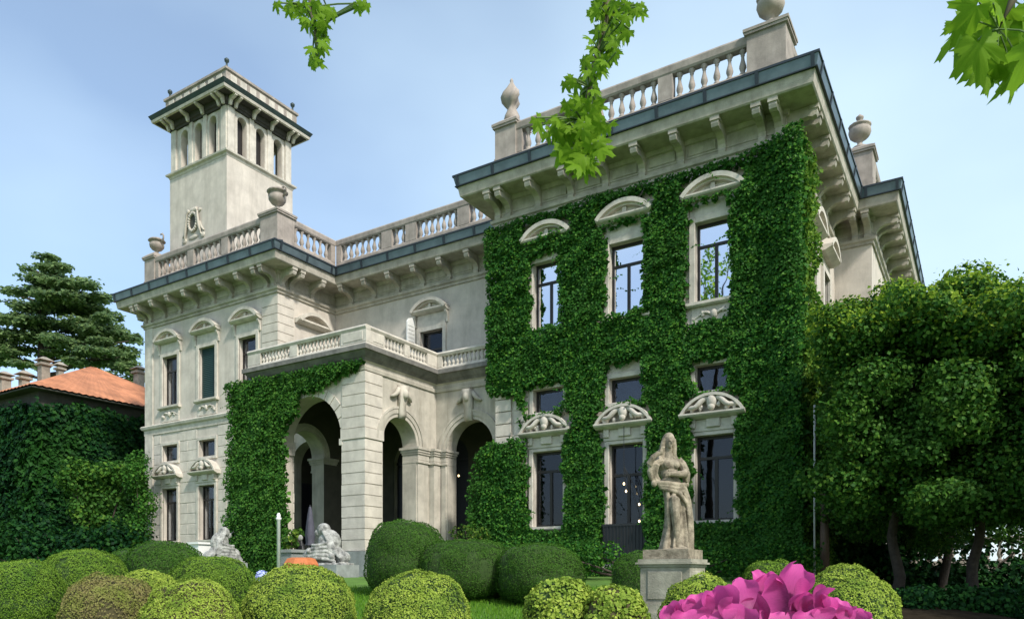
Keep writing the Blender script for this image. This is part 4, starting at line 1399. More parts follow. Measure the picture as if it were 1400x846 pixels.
# broadleaf trees at the right
def right_tree(px, D, x0, x1, ytop, ybot, seed, label, nl):
    r = random.Random(seed)
    b = at(px, 785, D)
    b.z = float(gz(b.x, b.y)) - .1
    lumps, tips = [], []
    for i in range(nl):
        for _ in range(30):
            x, y = r.uniform(x0, x1), r.uniform(ytop + 12, ybot - 10)
            yt = ytop + 12 * (abs(x - (x0 + x1) / 2) / ((x1 - x0) / 2)) ** 2 + 14 * math.sin(x * .05)
            if y > yt + 14: break
        dd = D + r.uniform(-1.9, 1.9)
        p = at(x, y, dd)
        s = r.uniform(.28, .72)
        lumps.append((p.x, p.y, p.z, s * 1.15, s * 1.15, s * .75))
    P, N = lump_leaves(lumps, 480, .5)
    crown = leaf_mesh('crown', P, N, rng.uniform(.07, .13, len(P)), M['tree'], down=.4, tilt=.7)
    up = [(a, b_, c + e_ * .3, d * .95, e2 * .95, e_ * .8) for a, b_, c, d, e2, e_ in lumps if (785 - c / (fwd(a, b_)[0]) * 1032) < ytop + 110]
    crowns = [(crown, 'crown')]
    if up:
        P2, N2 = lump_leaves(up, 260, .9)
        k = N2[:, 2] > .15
        crowns.append((leaf_mesh('sunlit_top_leaves', P2[k], N2[k], rng.uniform(.06, .12, k.sum()), M['tree_top'], down=.2, tilt=.7), 'sunlit_top_leaves'))  # paler upward leaves on top, sunlight put into their colour
    mid = at(px + r.uniform(-8, 8), 690, D)
    limbs = [(bend(b, mid, 10, .16, seed), taper(.15, .10, 10))]
    for k in range(6):
        q = lumps[(k * 7) % len(lumps)]
        limbs.append((bend(mid, q[:3], 7, .25, seed + k), taper(.09, .025)))
    return tree_thing('broadleaf_tree', label, 'tree', b, limbs, crowns, 'dense trees right of the villa')


right_tree(1226, 19.5, 1128, 1300, 392, 705, 3, 'dense leafy tree against the right corner of the villa', 190)
right_tree(1338, 18.5, 1265, 1445, 376, 715, 5, 'dense leafy tree at the right edge of the picture', 200)
right_tree(1290, 23.5, 1150, 1440, 388, 745, 6, 'shaded tree behind the two dense trees at right', 170)
right_tree(1545, 17.0, 1420, 1640, 372, 715, 8, 'unseen leafy tree added past the right edge to shade the ground', 60)  # out of view, added to cast shade under the right trees
right_tree(1730, 14.0, 1560, 1900, 330, 700, 9, 'unseen leafy tree added farther right to shade the ground', 60)  # second added tree out of view, keeps the sun off the ground

# cedar behind the outbuilding
Dc = 78
cb = at(58, 785, Dc)
r = random.Random(12)
pads = []
for (px, py, hw, hh) in ((66, 352, 16, 6), (52, 366, 20, 5), (84, 368, 22, 7), (62, 382, 38, 7), (105, 390, 30, 8), (32, 398, 28, 6), (82, 402, 46, 9), (122, 410, 30, 8), (40, 418, 34, 7), (95, 424, 52, 9), (140, 432, 26, 8), (20, 436, 34, 7), (75, 442, 50, 9),
                         (125, 450, 46, 9), (12, 456, 30, 6), (50, 462, 40, 7), (150, 462, 34, 8), (105, 470, 50, 9), (20, 478, 34, 7), (75, 482, 26, 5), (140, 484, 40, 8), (165, 478, 22, 7), (115, 494, 34, 8), (30, 496, 30, 5), (160, 500, 26, 9), (178, 488, 14, 8), (-10, 470, 30, 8), (-12, 494, 30, 8), (192, 462, 10, 6), (185, 515, 16, 10), (140, 515, 26, 8)):
    for k in range(5):
        D = Dc + r.uniform(-3.5, 3.5)
        p = at(px + r.uniform(-.75, .75) * hw, py + r.uniform(-1, 1) * hh * .6, D)
        s = D / 1032
        pads.append((p.x, p.y, p.z, hw * s * .52, hw * s * .52, hh * s * .66))
P, N = lump_leaves(pads, 80, .25)
N[:, 2] += 1.2
crown = leaf_mesh('crown', P, N, rng.uniform(.28, .5, len(P)), M['cedar'], down=.05, tilt=.5)
zt = at(64, 352, Dc)
limbs = [([Vector((cb.x, cb.y, -1.5)), at(58, 600, Dc), at(57, 490, Dc), at(58, 420, Dc), zt], [.6, .5, .4, .25, .06])]
for k in range(0, len(pads), 5):
    q = pads[k]
    fz = max(q[2] - 1.2, 8)
    limbs.append((bend((cb.x, cb.y, fz - .6), q[:3], 6, .5, k), taper(.16, .05, 6)))
tree_thing('cedar_tree', 'tall spreading cedar behind the outbuilding roof', 'tree', (cb.x, cb.y, -.1), limbs, [(crown, 'crown')])


def bush(name, label, spots, D, dens, m, size, group=None, cat='shrub', tpl=LEAF4, seed=0, trunk=True):
    """spots in photo pixels: x, y, radius"""
    r = random.Random(seed)
    lumps = []
    for px, py, pr in spots:
        dd = D + r.uniform(-.4, .4)
        p = at(px, py, dd)
        s = pr / 1032 * dd
        lumps.append((p.x, p.y, p.z, s, s, s * .9))
    P, N = lump_leaves(lumps, dens, .6)
    me = leaf_mesh('foliage', P, N, rng.uniform(size[0], size[1], len(P)), M[m], down=.4, tilt=.7, tpl=tpl)
    cx = sum(q[0] for q in lumps) / len(lumps)
    cy = sum(q[1] for q in lumps) / len(lumps)
    g = float(gz(cx, cy))
    limbs = [(bend((cx, cy, g - .1), lumps[k][:3], 6, .1, seed + k), taper(.05 * D / 20, .012, 6)) for k in range(0, len(lumps), max(1, len(lumps) // 5))]
    return tree_thing(name, label, cat, (cx, cy, g), limbs, [(me, 'foliage')], group)


r = random.Random(4)
bush('columnar_shrub', 'narrow dark green shrub at the left end of the villa', [(193 + r.uniform(-10, 10), y, 15) for y in range(628, 762, 9)], 38.8, 200, 'ivy_porch', (.10, .18), seed=2)
bush('garden_tree', 'small pale leaved tree in front of the outbuilding', [(r.uniform(88, 176), 632 + r.uniform(0, 26), 17) for _ in range(14)] + [(r.uniform(95, 180), r.uniform(655, 720), 18) for _ in range(12)], 40.5, 120, 'tree', (.14, .24), cat='tree', seed=3)
bush('hedge', 'dark hedge in front of the outbuilding, behind the box balls', [(x + r.uniform(-6, 6), 752 + r.uniform(-22, 12), 24) for x in range(-20, 190, 13)], 38, 110, 'ivy_dark', (.14, .24), cat='hedge', seed=4)
bush('low_shrub', 'small light green shrub at the foot of the porch link', [(622, 728, 9), (636, 724, 10), (648, 728, 10), (660, 730, 12), (640, 740, 12), (628, 742, 10)], 27.5, 300, 'shrub', (.06, .11), seed=5)
bush('low_shrub', 'dark creeper spilling at the foot of the right wing', [(x, 765 + r.uniform(-8, 10), 22) for x in range(690, 1120, 16) if not 845 < x < 890], 21.5, 260, 'ivy', (.07, .12), seed=6)
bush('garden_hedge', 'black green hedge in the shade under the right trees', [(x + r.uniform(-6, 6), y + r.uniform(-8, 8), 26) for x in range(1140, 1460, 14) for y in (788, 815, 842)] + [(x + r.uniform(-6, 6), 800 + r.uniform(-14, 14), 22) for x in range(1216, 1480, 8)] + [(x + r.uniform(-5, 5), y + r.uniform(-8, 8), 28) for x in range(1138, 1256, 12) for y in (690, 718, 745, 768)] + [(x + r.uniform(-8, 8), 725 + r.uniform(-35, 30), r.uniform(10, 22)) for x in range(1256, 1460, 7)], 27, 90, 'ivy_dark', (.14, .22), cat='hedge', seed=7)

bush('shade_cover', 'low black green leaves added for the shade under the right trees', [(x + r.uniform(-8, 8), 838 + r.uniform(-14, 14), 20) for x in range(1232, 1480, 9)] + [(x + r.uniform(-8, 8), 822 + r.uniform(-10, 10), 20) for x in range(1216, 1480, 8)] + [(x + r.uniform(-8, 8), 842 + r.uniform(-8, 8), 22) for x in range(1224, 1480, 7)], 15.9, 420, 'ivy_dark', (.07, .12), cat='ground cover', seed=31)  # dark leaves added to stand in for shade on the ground

# terrace balustrade behind the right trees
tb = at(1330, 785, 34)
ter = empty('terrace_balustrade', (tb.x, tb.y, 0))
tag(ter, 'stone terrace balustrade glimpsed between the trunks at right', 'balustrade')
frT = Fr('f', tb.y)
m = MB().fbox(frT, tb.x - 7, tb.x + 9, -.2, .2, -1.6, .62).fbox(frT, tb.x - 7, tb.x + 9, -.22, .22, 1.5, 1.7)
under(ter, m.build('rail', M['rail'], None))
TBM = baluster_mesh(.88, .13, 8, 'rail')
for i in range(34): under(ter, link('baluster', TBM, None, (tb.x - 6.8 + i * .46, tb.y, .62)))

# ------------------------------------------------------------------ clipped box and yew balls
def ball(px, top, wpx, D, m, base, label, name='box_ball', group='clipped box balls', dens=5200, leaf=(.015, .028), zfac=1.0, e=2.5, flat=0.):
    p = at(px, 785, D)
    g = float(gz(p.x, p.y))
    zt = (785 - top) / 1032 * D
    rx = wpx / 2 / 1032 * D
    rz = (zt - g) / 2 * 1.06 * zfac
    cz = zt - rz
    t = empty(name, (p.x, p.y, g))
    tag(t, label, 'topiary', group)
    nu, nv = 48, 24
    th = np.linspace(0, PI, nv + 1)[:, None]
    ph = np.linspace(0, 2 * PI, nu, endpoint=False)[None]

    def shape(th, ph):
        sp = lambda c: np.sign(c) * np.abs(c) ** (2 / e)
        v = np.stack([sp(np.sin(th)) * np.cos(ph), sp(np.sin(th)) * np.sin(ph), sp(np.cos(th)) + 0 * ph], -1).reshape(-1, 3)
        q = v * np.array([rx, rx * .95, rz]) + np.array([p.x, p.y, cz])
        w_ = (fbm(q, 1.6 / max(rx, .5), int(px)) - .5) * .22 + (vnoise(q, 5, int(px)) - .5) * .07
        return v, np.array([p.x, p.y, cz]) + (q - np.array([p.x, p.y, cz])) * (1 + w_[:, None])
    v, q = shape(th, ph)
    q0 = np.array([p.x, p.y, cz]) + (q - np.array([p.x, p.y, cz])) * .955
    ii = np.arange((nv + 1) * nu).reshape(nv + 1, nu)
    jj = np.roll(ii, -1, 1)
    under(t, link('twigs', np_mesh('twigs', q0, np.stack([ii[:-1], ii[1:], jj[1:], jj[:-1]], -1).reshape(-1, 4), M[base], True)))
    n = int(4 * PI * ((rx * rx * 2 + rx * rz * 4) / 6) * dens)
    tt = np.arccos(rng.uniform(-.85, 1, n))
    pp = rng.uniform(0, 2 * PI, n)
    v, q = shape(tt, pp)
    nrm = v / np.array([rx, rx, rz])
    nrm /= np.linalg.norm(nrm, axis=1)[:, None]
    # a clipped surface has a fine grain, with thin spots where the twigs show
    grain = vnoise(q, 14, 3) * .05 + vnoise(q, 34, 4) * .03
    q = q + nrm * (grain - .035)[:, None]
    k = (fbm(q, 2.1, 9 + int(px)) < .70) | (rng.uniform(0, 1, n) < .25)
    me = leaf_mesh('foliage', q[k], nrm[k], rng.uniform(leaf[0], leaf[1], k.sum()), M[m], down=-.25, tilt=.5)
    under(t, link('foliage', me))
    return t


G = 'clipped box balls in the front garden'
ball(28, 767, 108, 12.6, 'box', 'base_green', 'broad box ball with hollows, at the left edge of the picture', group=G)
ball(114, 752, 110, 15, 'box', 'base_green', 'second box ball from the left, behind the brownish one', group=G)
ball(178, 750, 60, 19.5, 'yew', 'base_green', 'small dark box ball tucked left of the smooth dark one', group=G, dens=2600, leaf=(.02, .033))
ball(226, 741, 98, 18, 'yew', 'base_green', 'smooth dark box ball below the left wing windows', group=G, dens=2600, leaf=(.02, .033))
ball(205, 780, 86, 12.4, 'box_light', 'base_green', 'low yellowish box ball peeping over the brownish one', group=G)
ball(292, 762, 116, 14, 'box', 'base_green', 'mid green box ball in front of the porch ivy', group=G)
ball(150, 787, 122, 10.8, 'box_dry', 'base_brown', 'brownish dry box ball in the front row at left', group=G)
ball(262, 794, 130, 10, 'box_light', 'base_brown', 'pale box ball in the front row right of the brownish one', group=G)
ball(410, 774, 156, 11, 'box_light', 'base_green', 'tall pale box ball in front of the crouching sculpture', group=G, e=2.2)
ball(570, 783, 148, 10, 'box_light', 'base_green', 'pale round box ball in front of the dark yew balls', group=G, e=2.1)
GY = 'dark yew balls on the lawn'
ball(555, 713, 112, 17.5, 'yew', 'base_green', 'tallest dark yew ball beside the porch pier', 'yew_ball', GY, 3600, (.016, .028), e=2.5)
ball(637, 737, 128, 17, 'yew', 'base_green', 'middle one of the three dark yew balls', 'yew_ball', GY, 3600, (.016, .028), e=2.6)
ball(738, 744, 124, 16.2, 'yew', 'base_green', 'right one of the three dark yew balls, below the ivy window', 'yew_ball', GY, 3600, (.016, .028), e=2.55)
ball(872, 755, 74, 15.5, 'yew', 'base_green', 'yew ball half hidden behind the statue pedestal', 'yew_ball', GY, 3600, (.016, .028))
ball(958, 787, 112, 9, 'box_light', 'base_green', 'box ball left of the pink flowers, before the pedestal', group=G)
ball(1056, 769, 92, 12.5, 'box', 'base_green', 'small box ball behind the pink flowers', group=G)
ball(1156, 778, 136, 9.5, 'box_light', 'base_green', 'large pale box ball right of the pink flowers', group=G, e=2.2)
r = random.Random(9)
ball(764, 792, 98, 10.4, 'box_light', 'base_green', 'low loose box ball in front of the right yew ball', group=G, dens=1700, leaf=(.035, .06))
ball(842, 803, 90, 10.0, 'box_light', 'base_brown', 'low patchy box ball left of the statue pedestal', group=G, dens=1500, leaf=(.04, .07))

# ------------------------------------------------------------------ statues
def remeshed(name, mb, mt, vox=.012, smooth=2):
    me = mb.mesh(name, M[mt], True)
    o = bpy.data.objects.new('tmp', me)
    C.objects.link(o)
    md = o.modifiers.new('r', 'REMESH')
    md.mode = 'VOXEL'
    md.voxel_size = vox
    md.use_smooth_shade = True
    if smooth:
        ms = o.modifiers.new('s', 'SMOOTH')
        ms.factor = .5
        ms.iterations = smooth
    dg = bpy.context.evaluated_depsgraph_get()
    me2 = bpy.data.meshes.new_from_object(o.evaluated_get(dg))
    bpy.data.objects.remove(o)
    me2.name = name
    if not me2.materials: me2.materials.append(M[mt])
    return me2


s = MB()
def T(pts, rad, n=10): s.tube([Vector(p) for p in pts], rad, n)
# fluted skirt
NA, NZ = 72, 30
b0 = len(s.v)
for i in range(NZ + 1):
    t = i / NZ
    z = 1.04 * (1 - t)
    for k in range(NA):
        a = 2 * PI * k / NA
        amp = .05 + .17 * t
        fo = math.sin(12 * a + 1.8 * math.sin(3 * t) + .6 * math.sin(2 * a)) * .6 + .4 * math.sin(16 * a - 3 * t)
        front = max(0, -math.sin(a + .35)) ** 3 * (1 - abs(2 * t - .9)) * .35     # cloth pulled open over the leg
        rx = .19 + .065 * t - .03 * math.sin(t * PI)
        ry = .15 + .08 * t
        q = 1 + amp * fo - front * .9
        s.v.append((rx * q * math.cos(a) + .02 * math.sin(t * 3), ry * q * math.sin(a), z))
for i in range(NZ):
    for k in range(NA):
        j = (k + 1) % NA
        s.f.append((b0 + i * NA + k, b0 + i * NA + j, b0 + (i + 1) * NA + j, b0 + (i + 1) * NA + k))
s.f += [tuple(b0 + k for k in range(NA)), tuple(b0 + NZ * NA + k for k in range(NA - 1, -1, -1))]
# torso, breast, neck, head under a veil
s.ell((-.02, .0, 1.08), (.19, .145, .14), 16, 10)
s.ell((-.03, .0, 1.22), (.165, .125, .16), 16, 10)
s.ell((-.04, .0, 1.37), (.195, .13, .14), 16, 10)
s.ell((-.12, -.09, 1.36), (.075, .06, .07), 12, 8)
s.ell((.05, -.09, 1.36), (.075, .06, .07), 12, 8)
T([(-.05, .0, 1.42), (-.06, -.01, 1.56), (-.065, -.02, 1.64)], [.12, .068, .065])
s.ell((-.065, -.03, 1.73), (.082, .10, .115), 16, 12)
s.ell((-.067, -.075, 1.70), (.06, .06, .085), 14, 10)
s.ell((-.068, -.142, 1.705), (.013, .018, .028), 8, 6)
s.ell((-.068, -.125, 1.655), (.024, .016, .010), 8, 6)
s.ell((-.068, -.118, 1.632), (.024, .02, .017), 8, 6)
for e_ in (-1, 1): s.ell((-.067 + e_ * .03, -.128, 1.735), (.02, .014, .008), 8, 6)
s.ell((-.06, .02, 1.76), (.115, .115, .125), 16, 12)            # hood
T([(-.16, -.01, 1.78), (-.175, .0, 1.66), (-.17, .03, 1.52), (-.20, .05, 1.42)], [.035, .05, .06, .07])
T([(.04, -.01, 1.78), (.06, .0, 1.66), (.07, .03, 1.52), (.13, .05, 1.43)], [.035, .05, .06, .07])
s.ell((-.05, .09, 1.42), (.22, .09, .28), 14, 10)
# arm bent across the breast with a full sleeve
T([(.14, .0, 1.43), (.22, -.03, 1.35), (.255, -.07, 1.25)], [.09, .088, .08])
T([(.255, -.07, 1.245), (.16, -.16, 1.205), (.02, -.20, 1.20), (-.12, -.19, 1.20)], [.075, .062, .05, .038])
s.ell((-.155, -.19, 1.20), (.05, .03, .042), 10, 7)
for k in range(4): T([(-.18, -.20, 1.225 - .017 * k), (-.215, -.195, 1.215 - .018 * k), (-.235, -.175, 1.205 - .018 * k)], [.013, .012, .010], 6)
T([(-.14, -.205, 1.235), (-.165, -.215, 1.265)], [.014, .011], 6)
T([(.25, -.03, 1.34), (.295, -.02, 1.23), (.285, -.01, 1.12), (.24, .0, 1.03)], [.06, .075, .065, .04])
T([(.21, -.08, 1.30), (.26, -.09, 1.20), (.25, -.07, 1.10)], [.05, .055, .03])
s.ell((.27, -.03, 1.06), (.055, .05, .05), 10, 7)
# arm raised to the shoulder, holding a fold of the veil
T([(-.20, .0, 1.43), (-.34, -.03, 1.37), (-.46, -.06, 1.35)], [.085, .075, .066])
T([(-.46, -.06, 1.35), (-.42, -.12, 1.45), (-.31, -.14, 1.53)], [.062, .05, .042])
s.ell((-.27, -.145, 1.545), (.04, .03, .05), 10, 7)
for k in range(4): T([(-.285 + .018 * k, -.15, 1.58), (-.275 + .02 * k, -.165, 1.615), (-.255 + .02 * k, -.155, 1.63)], [.012, .011, .009], 6)
for k in range(3): T([(-.40 + .04 * k, -.06 - .02 * k, 1.36), (-.45 + .05 * k, -.05, 1.24), (-.42 + .06 * k, -.04, 1.13), (-.38 + .07 * k, -.05, 1.06)], [.05, .055, .045, .03])
s.ell((-.40, -.07, 1.05), (.055, .05, .05), 10, 7)
# rolled cloth round the hips
for k in range(3):
    T([(-.36 + .03 * k, -.08, 1.07 - .035 * k), (-.18, -.15, 1.06 - .05 * k), (.0, -.165, 1.03 - .055 * k), (.15, -.13, 1.04 - .05 * k), (.23, -.04, 1.06 - .03 * k)], [.035, .04, .042, .04, .035])
for k in range(3): T([(.12 + .03 * k, -.14, 1.0), (.17 + .03 * k, -.15, .8), (.20 + .03 * k, -.14, .5), (.21 + .035 * k, -.13, .2), (.22 + .04 * k, -.12, .02)], [.03, .035, .035, .04, .045])
# bare leg stepping forward and its foot
T([(-.05, -.08, .98), (-.09, -.19, .80), (-.12, -.235, .60), (-.10, -.215, .46), (-.06, -.19, .24), (-.02, -.17, .08)], [.105, .10, .078, .075, .055, .045])
T([(-.02, -.16, .06), (.05, -.22, .045), (.13, -.28, .025)], [.045, .04, .026])
T([(-.08, -.13, .98), (.05, -.185, .88), (.14, -.17, .76), (.19, -.12, .66)], [.035, .04, .035, .03])
T([(-.17, -.12, .95), (-.20, -.13, .65), (-.19, -.12, .35), (-.24, -.12, .03)], [.04, .045, .04, .055])
s.ell((0, -.03, .0), (.36, .30, .06), 20, 8)
s.v = [(x + .045 * math.sin(z * 3.1 + .2) * (z > .02), y, z) for x, y, z in s.v]      # hips swing to one side, shoulders to the other
statue_me = remeshed('statue', s, 'statue', .0085, 1)
Ds = 12.0
sp_ = at(920, 753, Ds)
statue = link('statue', statue_me, None, sp_, (0, 0, YAW + .25), (.86, .92, 1))
tag(statue, 'weathered stone statue of a draped woman on the garden pedestal', 'statue')
ped = empty('statue_pedestal', (sp_.x, sp_.y, -1.3))
tag(ped, 'stone pedestal with moulded cap under the draped statue', 'pedestal')
def PB(h, z0, z1, n, mt='pedestal', c=0):
    o = MB().box(sp_.x - h, sp_.x + h, sp_.y - h * .92, sp_.y + h * .92, z0, z1).build(n, M[mt], None)
    return under(ped, o)
zt = sp_.z + .02
PB(.37, zt - .15, zt, 'plinth_block', 'statue')
m = MB()
for h, a, b in ((.39, .155, .15), (.43, .20, .15), (.46, .23, .20), (.42, .27, .23)): m.box(sp_.x - h, sp_.x + h, sp_.y - h * .94, sp_.y + h * .94, zt - a, zt - b - .001)
under(ped, m.build('cap', M['pedestal'], None))
PB(.40, zt - .85, zt - .271, 'die')
PB(.46, zt - .98, zt - .851, 'moulding')
PB(.52, -1.6, zt - .981, 'base')
m = MB()
for fr in (Fr('f', sp_.y - .40 * .92), Fr('s', sp_.x + .40)):
    c = sp_.x if fr.kind == 'f' else sp_.y
    m.fbox(fr, c - .28, c + .28, -.01, .018, zt - .78, zt - .34, .01)
under(ped, m.build('die_panel', M['pedestal'], None))


# crouching stone figures that flank the porch
def crouching(seed, face):
    q = MB()
    r = random.Random(seed)
    q.ell((0, 0, .35), (.62, .36, .36), 14, 10)
    q.ell((face * .12, 0, .72), (.40, .30, .42), 14, 10)
    q.ell((face * -.06, -.05, 1.13), (.24, .22, .22), 12, 9)
    q.ell((face * -.26, -.06, 1.02), (.13, .12, .12), 10, 7)
    q.ell((face * -.5, -.05, .28), (.28, .3, .26), 12, 8)
    q.ell((face * .55, .0, .22), (.3, .28, .22), 12, 8)
    for k in range(7):          # mane and cloth folds running down to the flank
        x0 = face * (-.12 + .05 * k)
        q.tube([(x0, -.17, 1.26 - .03 * k), (x0 + face * .14, -.27, 1.0 - .05 * k), (x0 + face * .30, -.33, .72 - .06 * k), (x0 + face * .42, -.34, .42 - .04 * k)], [.04, .05, .045, .035], 8)
    for k in range(5):
        q.tube([(face * (-.55 + .04 * k), -.3, .1 + .13 * k), (face * -.2, -.40, .2 + .10 * k), (face * .15, -.38, .16 + .13 * k), (face * (.45 - .03 * k), -.32, .08 + .1 * k)], [.05, .06, .055, .04], 8)
    for k in range(8): q.ell((r.uniform(-.6, .6), r.uniform(-.35, .1), r.uniform(.05, .5)), (r.uniform(.05, .12),) * 3, 8, 6)
    for sx in (-1, 1): q.tube([(face * -.35, sx * .18, .5), (face * -.62, sx * .2, .2), (face * -.8, sx * .2, .06)], [.13, .11, .08], 9)
    q.box(-.85, .85, -.42, .42, -.1, .04)
    return remeshed('crouching_figure', q, 'marble', .02, 1)


# lit lamps seen through the garden door and the porch arch
for nm, lb, spots_, DD in (('chandelier', 'chandelier with warm bulbs behind the garden door glass', ((853, 661), (856, 671), (874, 689), (874, 712)), 25.6), ('porch_lantern', 'small lit lantern in the dark of the right porch arch', ((627, 650), (617, 653)), 32.3)):
    hub = at(*spots_[0], DD)
    ch = empty(nm, hub)
    tag(ch, lb, 'lamp')
    for sx_, sy_ in spots_:
        q = at(sx_, sy_, DD)
        under(ch, MB().ell(q, (.03, .03, .045), 10, 7).build('bulb', M['bulb'], None, True))
        under(ch, MB().tube([(hub.x, hub.y, hub.z + .6), (q.x, q.y, q.z + .3), (q.x, q.y, q.z + .05)], .012, 6).build('arm', M['iron'], None))
    under(ch, MB().tube([(hub.x, hub.y, hub.z + .6), (hub.x, hub.y, 7.76 if nm == 'porch_lantern' else 5.2)], .012, 6).build('rod', M['iron'], None))
p = at(446, 771, 24.2)
o = link('crouching_sculpture', crouching(1, 1), None, p, (0, 0, YAW * .8), (.95, .95, .98))
tag(o, 'pale crouching stone sculpture on a grey block before the porch pier', 'sculpture', 'crouching sculptures by the porch')
tag(MB().box(p.x - .95, p.x + .95, p.y - .5, p.y + .5, -1.0, p.z - .02).build('sculpture_block', M['greystone']), 'grey stone block under the crouching sculpture by the pier', 'pedestal', 'blocks under the sculptures')
p = at(304, 768, 28.2)
o = link('crouching_sculpture', crouching(2, -1), None, p, (0, 0, YAW * .8 + .9), (.85, .85, .98))
tag(o, 'grey crouching stone sculpture left of the porch ivy', 'sculpture', 'crouching sculptures by the porch')
tag(MB().box(p.x - .85, p.x + .8, p.y - .5, p.y + .5, -1.0, p.z - .02).build('sculpture_block', M['greystone']), 'grey stone block under the sculpture left of the ivy', 'pedestal', 'blocks under the sculptures')
p = at(274, 741, 29)
tag(MB().box(p.x - .3, p.x + .3, p.y - .3, p.y + .3, -.6, p.z - .08).box(p.x - .36, p.x + .36, p.y - .36, p.y + .36, p.z - .08, p.z).build('white_pedestal', M['white']), 'plain white pedestal beside the left sculpture', 'pedestal')
p = at(400, 751, 25.5)
tag(MB().box(p.x - .28, p.x + .28, p.y - .3, p.y + .3, -.6, p.z - .1).box(p.x - .34, p.x + .34, p.y - .36, p.y + .36, p.z - .1, p.z).build('stone_plinth', M['greystone']), 'small grey plinth in the porch arch behind the terracotta planter', 'pedestal')
# thin white post by the porch ivy
p = at(381, 785, 25)
m = MB().lathe([(.06, 0), (.06, 2.0), (.09, 2.02), (.09, 2.08), (.05, 2.1), (.07, 2.16), (.03, 2.24)], n=10)
o = m.build('white_post', M['white'], None, True)
o.location = (p.x, p.y, -.2)
tag(o, 'thin white post at the right edge of the porch ivy', 'post')
# terracotta planter
p = at(412, 774, 21)
pl = empty('terracotta_planter', (p.x, p.y, -.7))
tag(pl, 'orange terracotta planter behind the tall pale box ball', 'planter')
prof = [(.30, -.75), (.40, -.2), (.43, -.06), (.50, -.04), (.50, .06), (.40, .22), (.28, .25), (.2, .22)]
m = MB().lathe(prof, p.x, p.y, p.z, 8)
under(pl, m.build('pot', M['pot'], None))
# closed parasol in the porch
p = at(424, 745, 27.5)
m = MB()
NP = 12
rows = [(.02, 1.42), (.05, 1.38), (.10, 1.1), (.15, .7), (.19, .35), (.15, .12), (.17, .0)]
b0 = len(m.v)
for rr_, z in rows:
    for k in range(NP * 2):
        a = PI * k / NP
        q = rr_ * (1 if k % 2 else .68)
        m.v.append((q * math.cos(a), q * math.sin(a), z))
for q in range(len(rows) - 1):
    for k in range(NP * 2):
        j = (k + 1) % (NP * 2)
        m.f.append((q * NP * 2 + k, q * NP * 2 + j, (q + 1) * NP * 2 + j, (q + 1) * NP * 2 + k))
pr = empty('closed_parasol', (p.x, p.y, -.33))
tag(pr, 'closed slate grey parasol standing inside the porch arch', 'parasol')
o = m.build('canopy', M['parasol'], None, True)
o.location = (p.x, p.y, p.z)
under(pr, o)
under(pr, MB().lathe([(.025, 0), (.025, p.z + 1.8)], p.x, p.y, -.33, 8).lathe([(.3, 0), (.3, .08), (.05, .12)], p.x, p.y, -.33, 12).build('pole', M['iron'], None))
# small dark figure
p = at(412, 764, 26.3)
q = MB()
q.tube([(0, 0, -.9), (0, 0, -.4), (.0, 0, .1), (.02, 0, .35), (0, 0, .52)], [.26, .24, .2, .13, .11], 12)
q.tube([(-.1, -.05, .45), (-.2, -.1, .2), (-.1, -.2, .0)], [.07, .06, .05], 8).tube([(.1, -.05, .45), (.2, -.1, .2), (.12, -.2, .0)], [.07, .06, .05], 8)
q.tube([(0, 0, .5), (-.02, 0, .64)], [.08, .06], 8)
fig = empty('garden_figure', (p.x, p.y, -.6))
tag(fig, 'small dark figure with a pale head below the parasol', 'figure')
o = link('body', remeshed('body', q, 'black', .02, 2))
o.location = p
under(fig, o)
o = MB().ell((-.03, -.02, .74), (.085, .1, .115), 12, 8).ell((-.05, -.12, .74), (.02, .03, .03), 6, 5).build('head', M['marble'], None, True)
o.location = p
under(fig, o)
# potted palm-like plant behind the planter
bush('potted_plant', 'yellow green leafy plant in the shade of the porch arch', [(398, 735, 6), (404, 728, 6), (410, 726, 5), (402, 742, 6), (394, 742, 5)], 26.2, 420, 'shrub', (.12, .2), cat='plant', tpl=LEAFW, seed=21)
# pale blue hydrangea head
p = at(358, 789, 15.2)
hy = empty('hydrangea', (p.x, p.y, float(gz(p.x, p.y))))
tag(hy, 'pale blue hydrangea head between two box balls', 'flower')
n = 260
v = rng.normal(0, 1, (n, 3))
v /= np.linalg.norm(v, axis=1)[:, None]
Pq = np.array(p) + v * np.array([.12, .12, .14])
me = leaf_mesh('florets', Pq, v, rng.uniform(.035, .055, n), M['bluepetal'], down=0, tilt=.35, tpl=LEAFW)
under(hy, link('florets', me))
under(hy, MB().ell(p, (.115, .115, .135), 12, 8).build('flower_core', M['bluepetal'], None, True))
under(hy, MB().tube([(p.x, p.y, float(gz(p.x, p.y))), (p.x, p.y, p.z)], .012, 6).build('stem', M['stem'], None))

# ------------------------------------------------------------------ grass on the open lawn
n = 42000
fx = rng.uniform(9, 19, n)
ax = rng.uniform((455 - 700) / 1032, (850 - 700) / 1032, n)
X = CY * ax * fx - SY * fx
Y = SY * ax * fx + CY * fx
P = np.stack([X, Y, gz(X, Y)], 1)
grass = link('grass', leaf_mesh('grass', P, rng.normal(0, 1, (n, 3)) * np.array([1, 1, .1]), rng.uniform(.05, .10, n), M['grass'], down=-3, tilt=.1,
             tpl=(np.array([(-.09, 0, 0), (.09, 0, 0), (.05, .6, .05), (0, 1, .2)]), np.array([(0, 1, 2), (0, 2, 3)]))))
tag(grass, 'short mown grass between the yew balls', 'grass', kind='stuff')

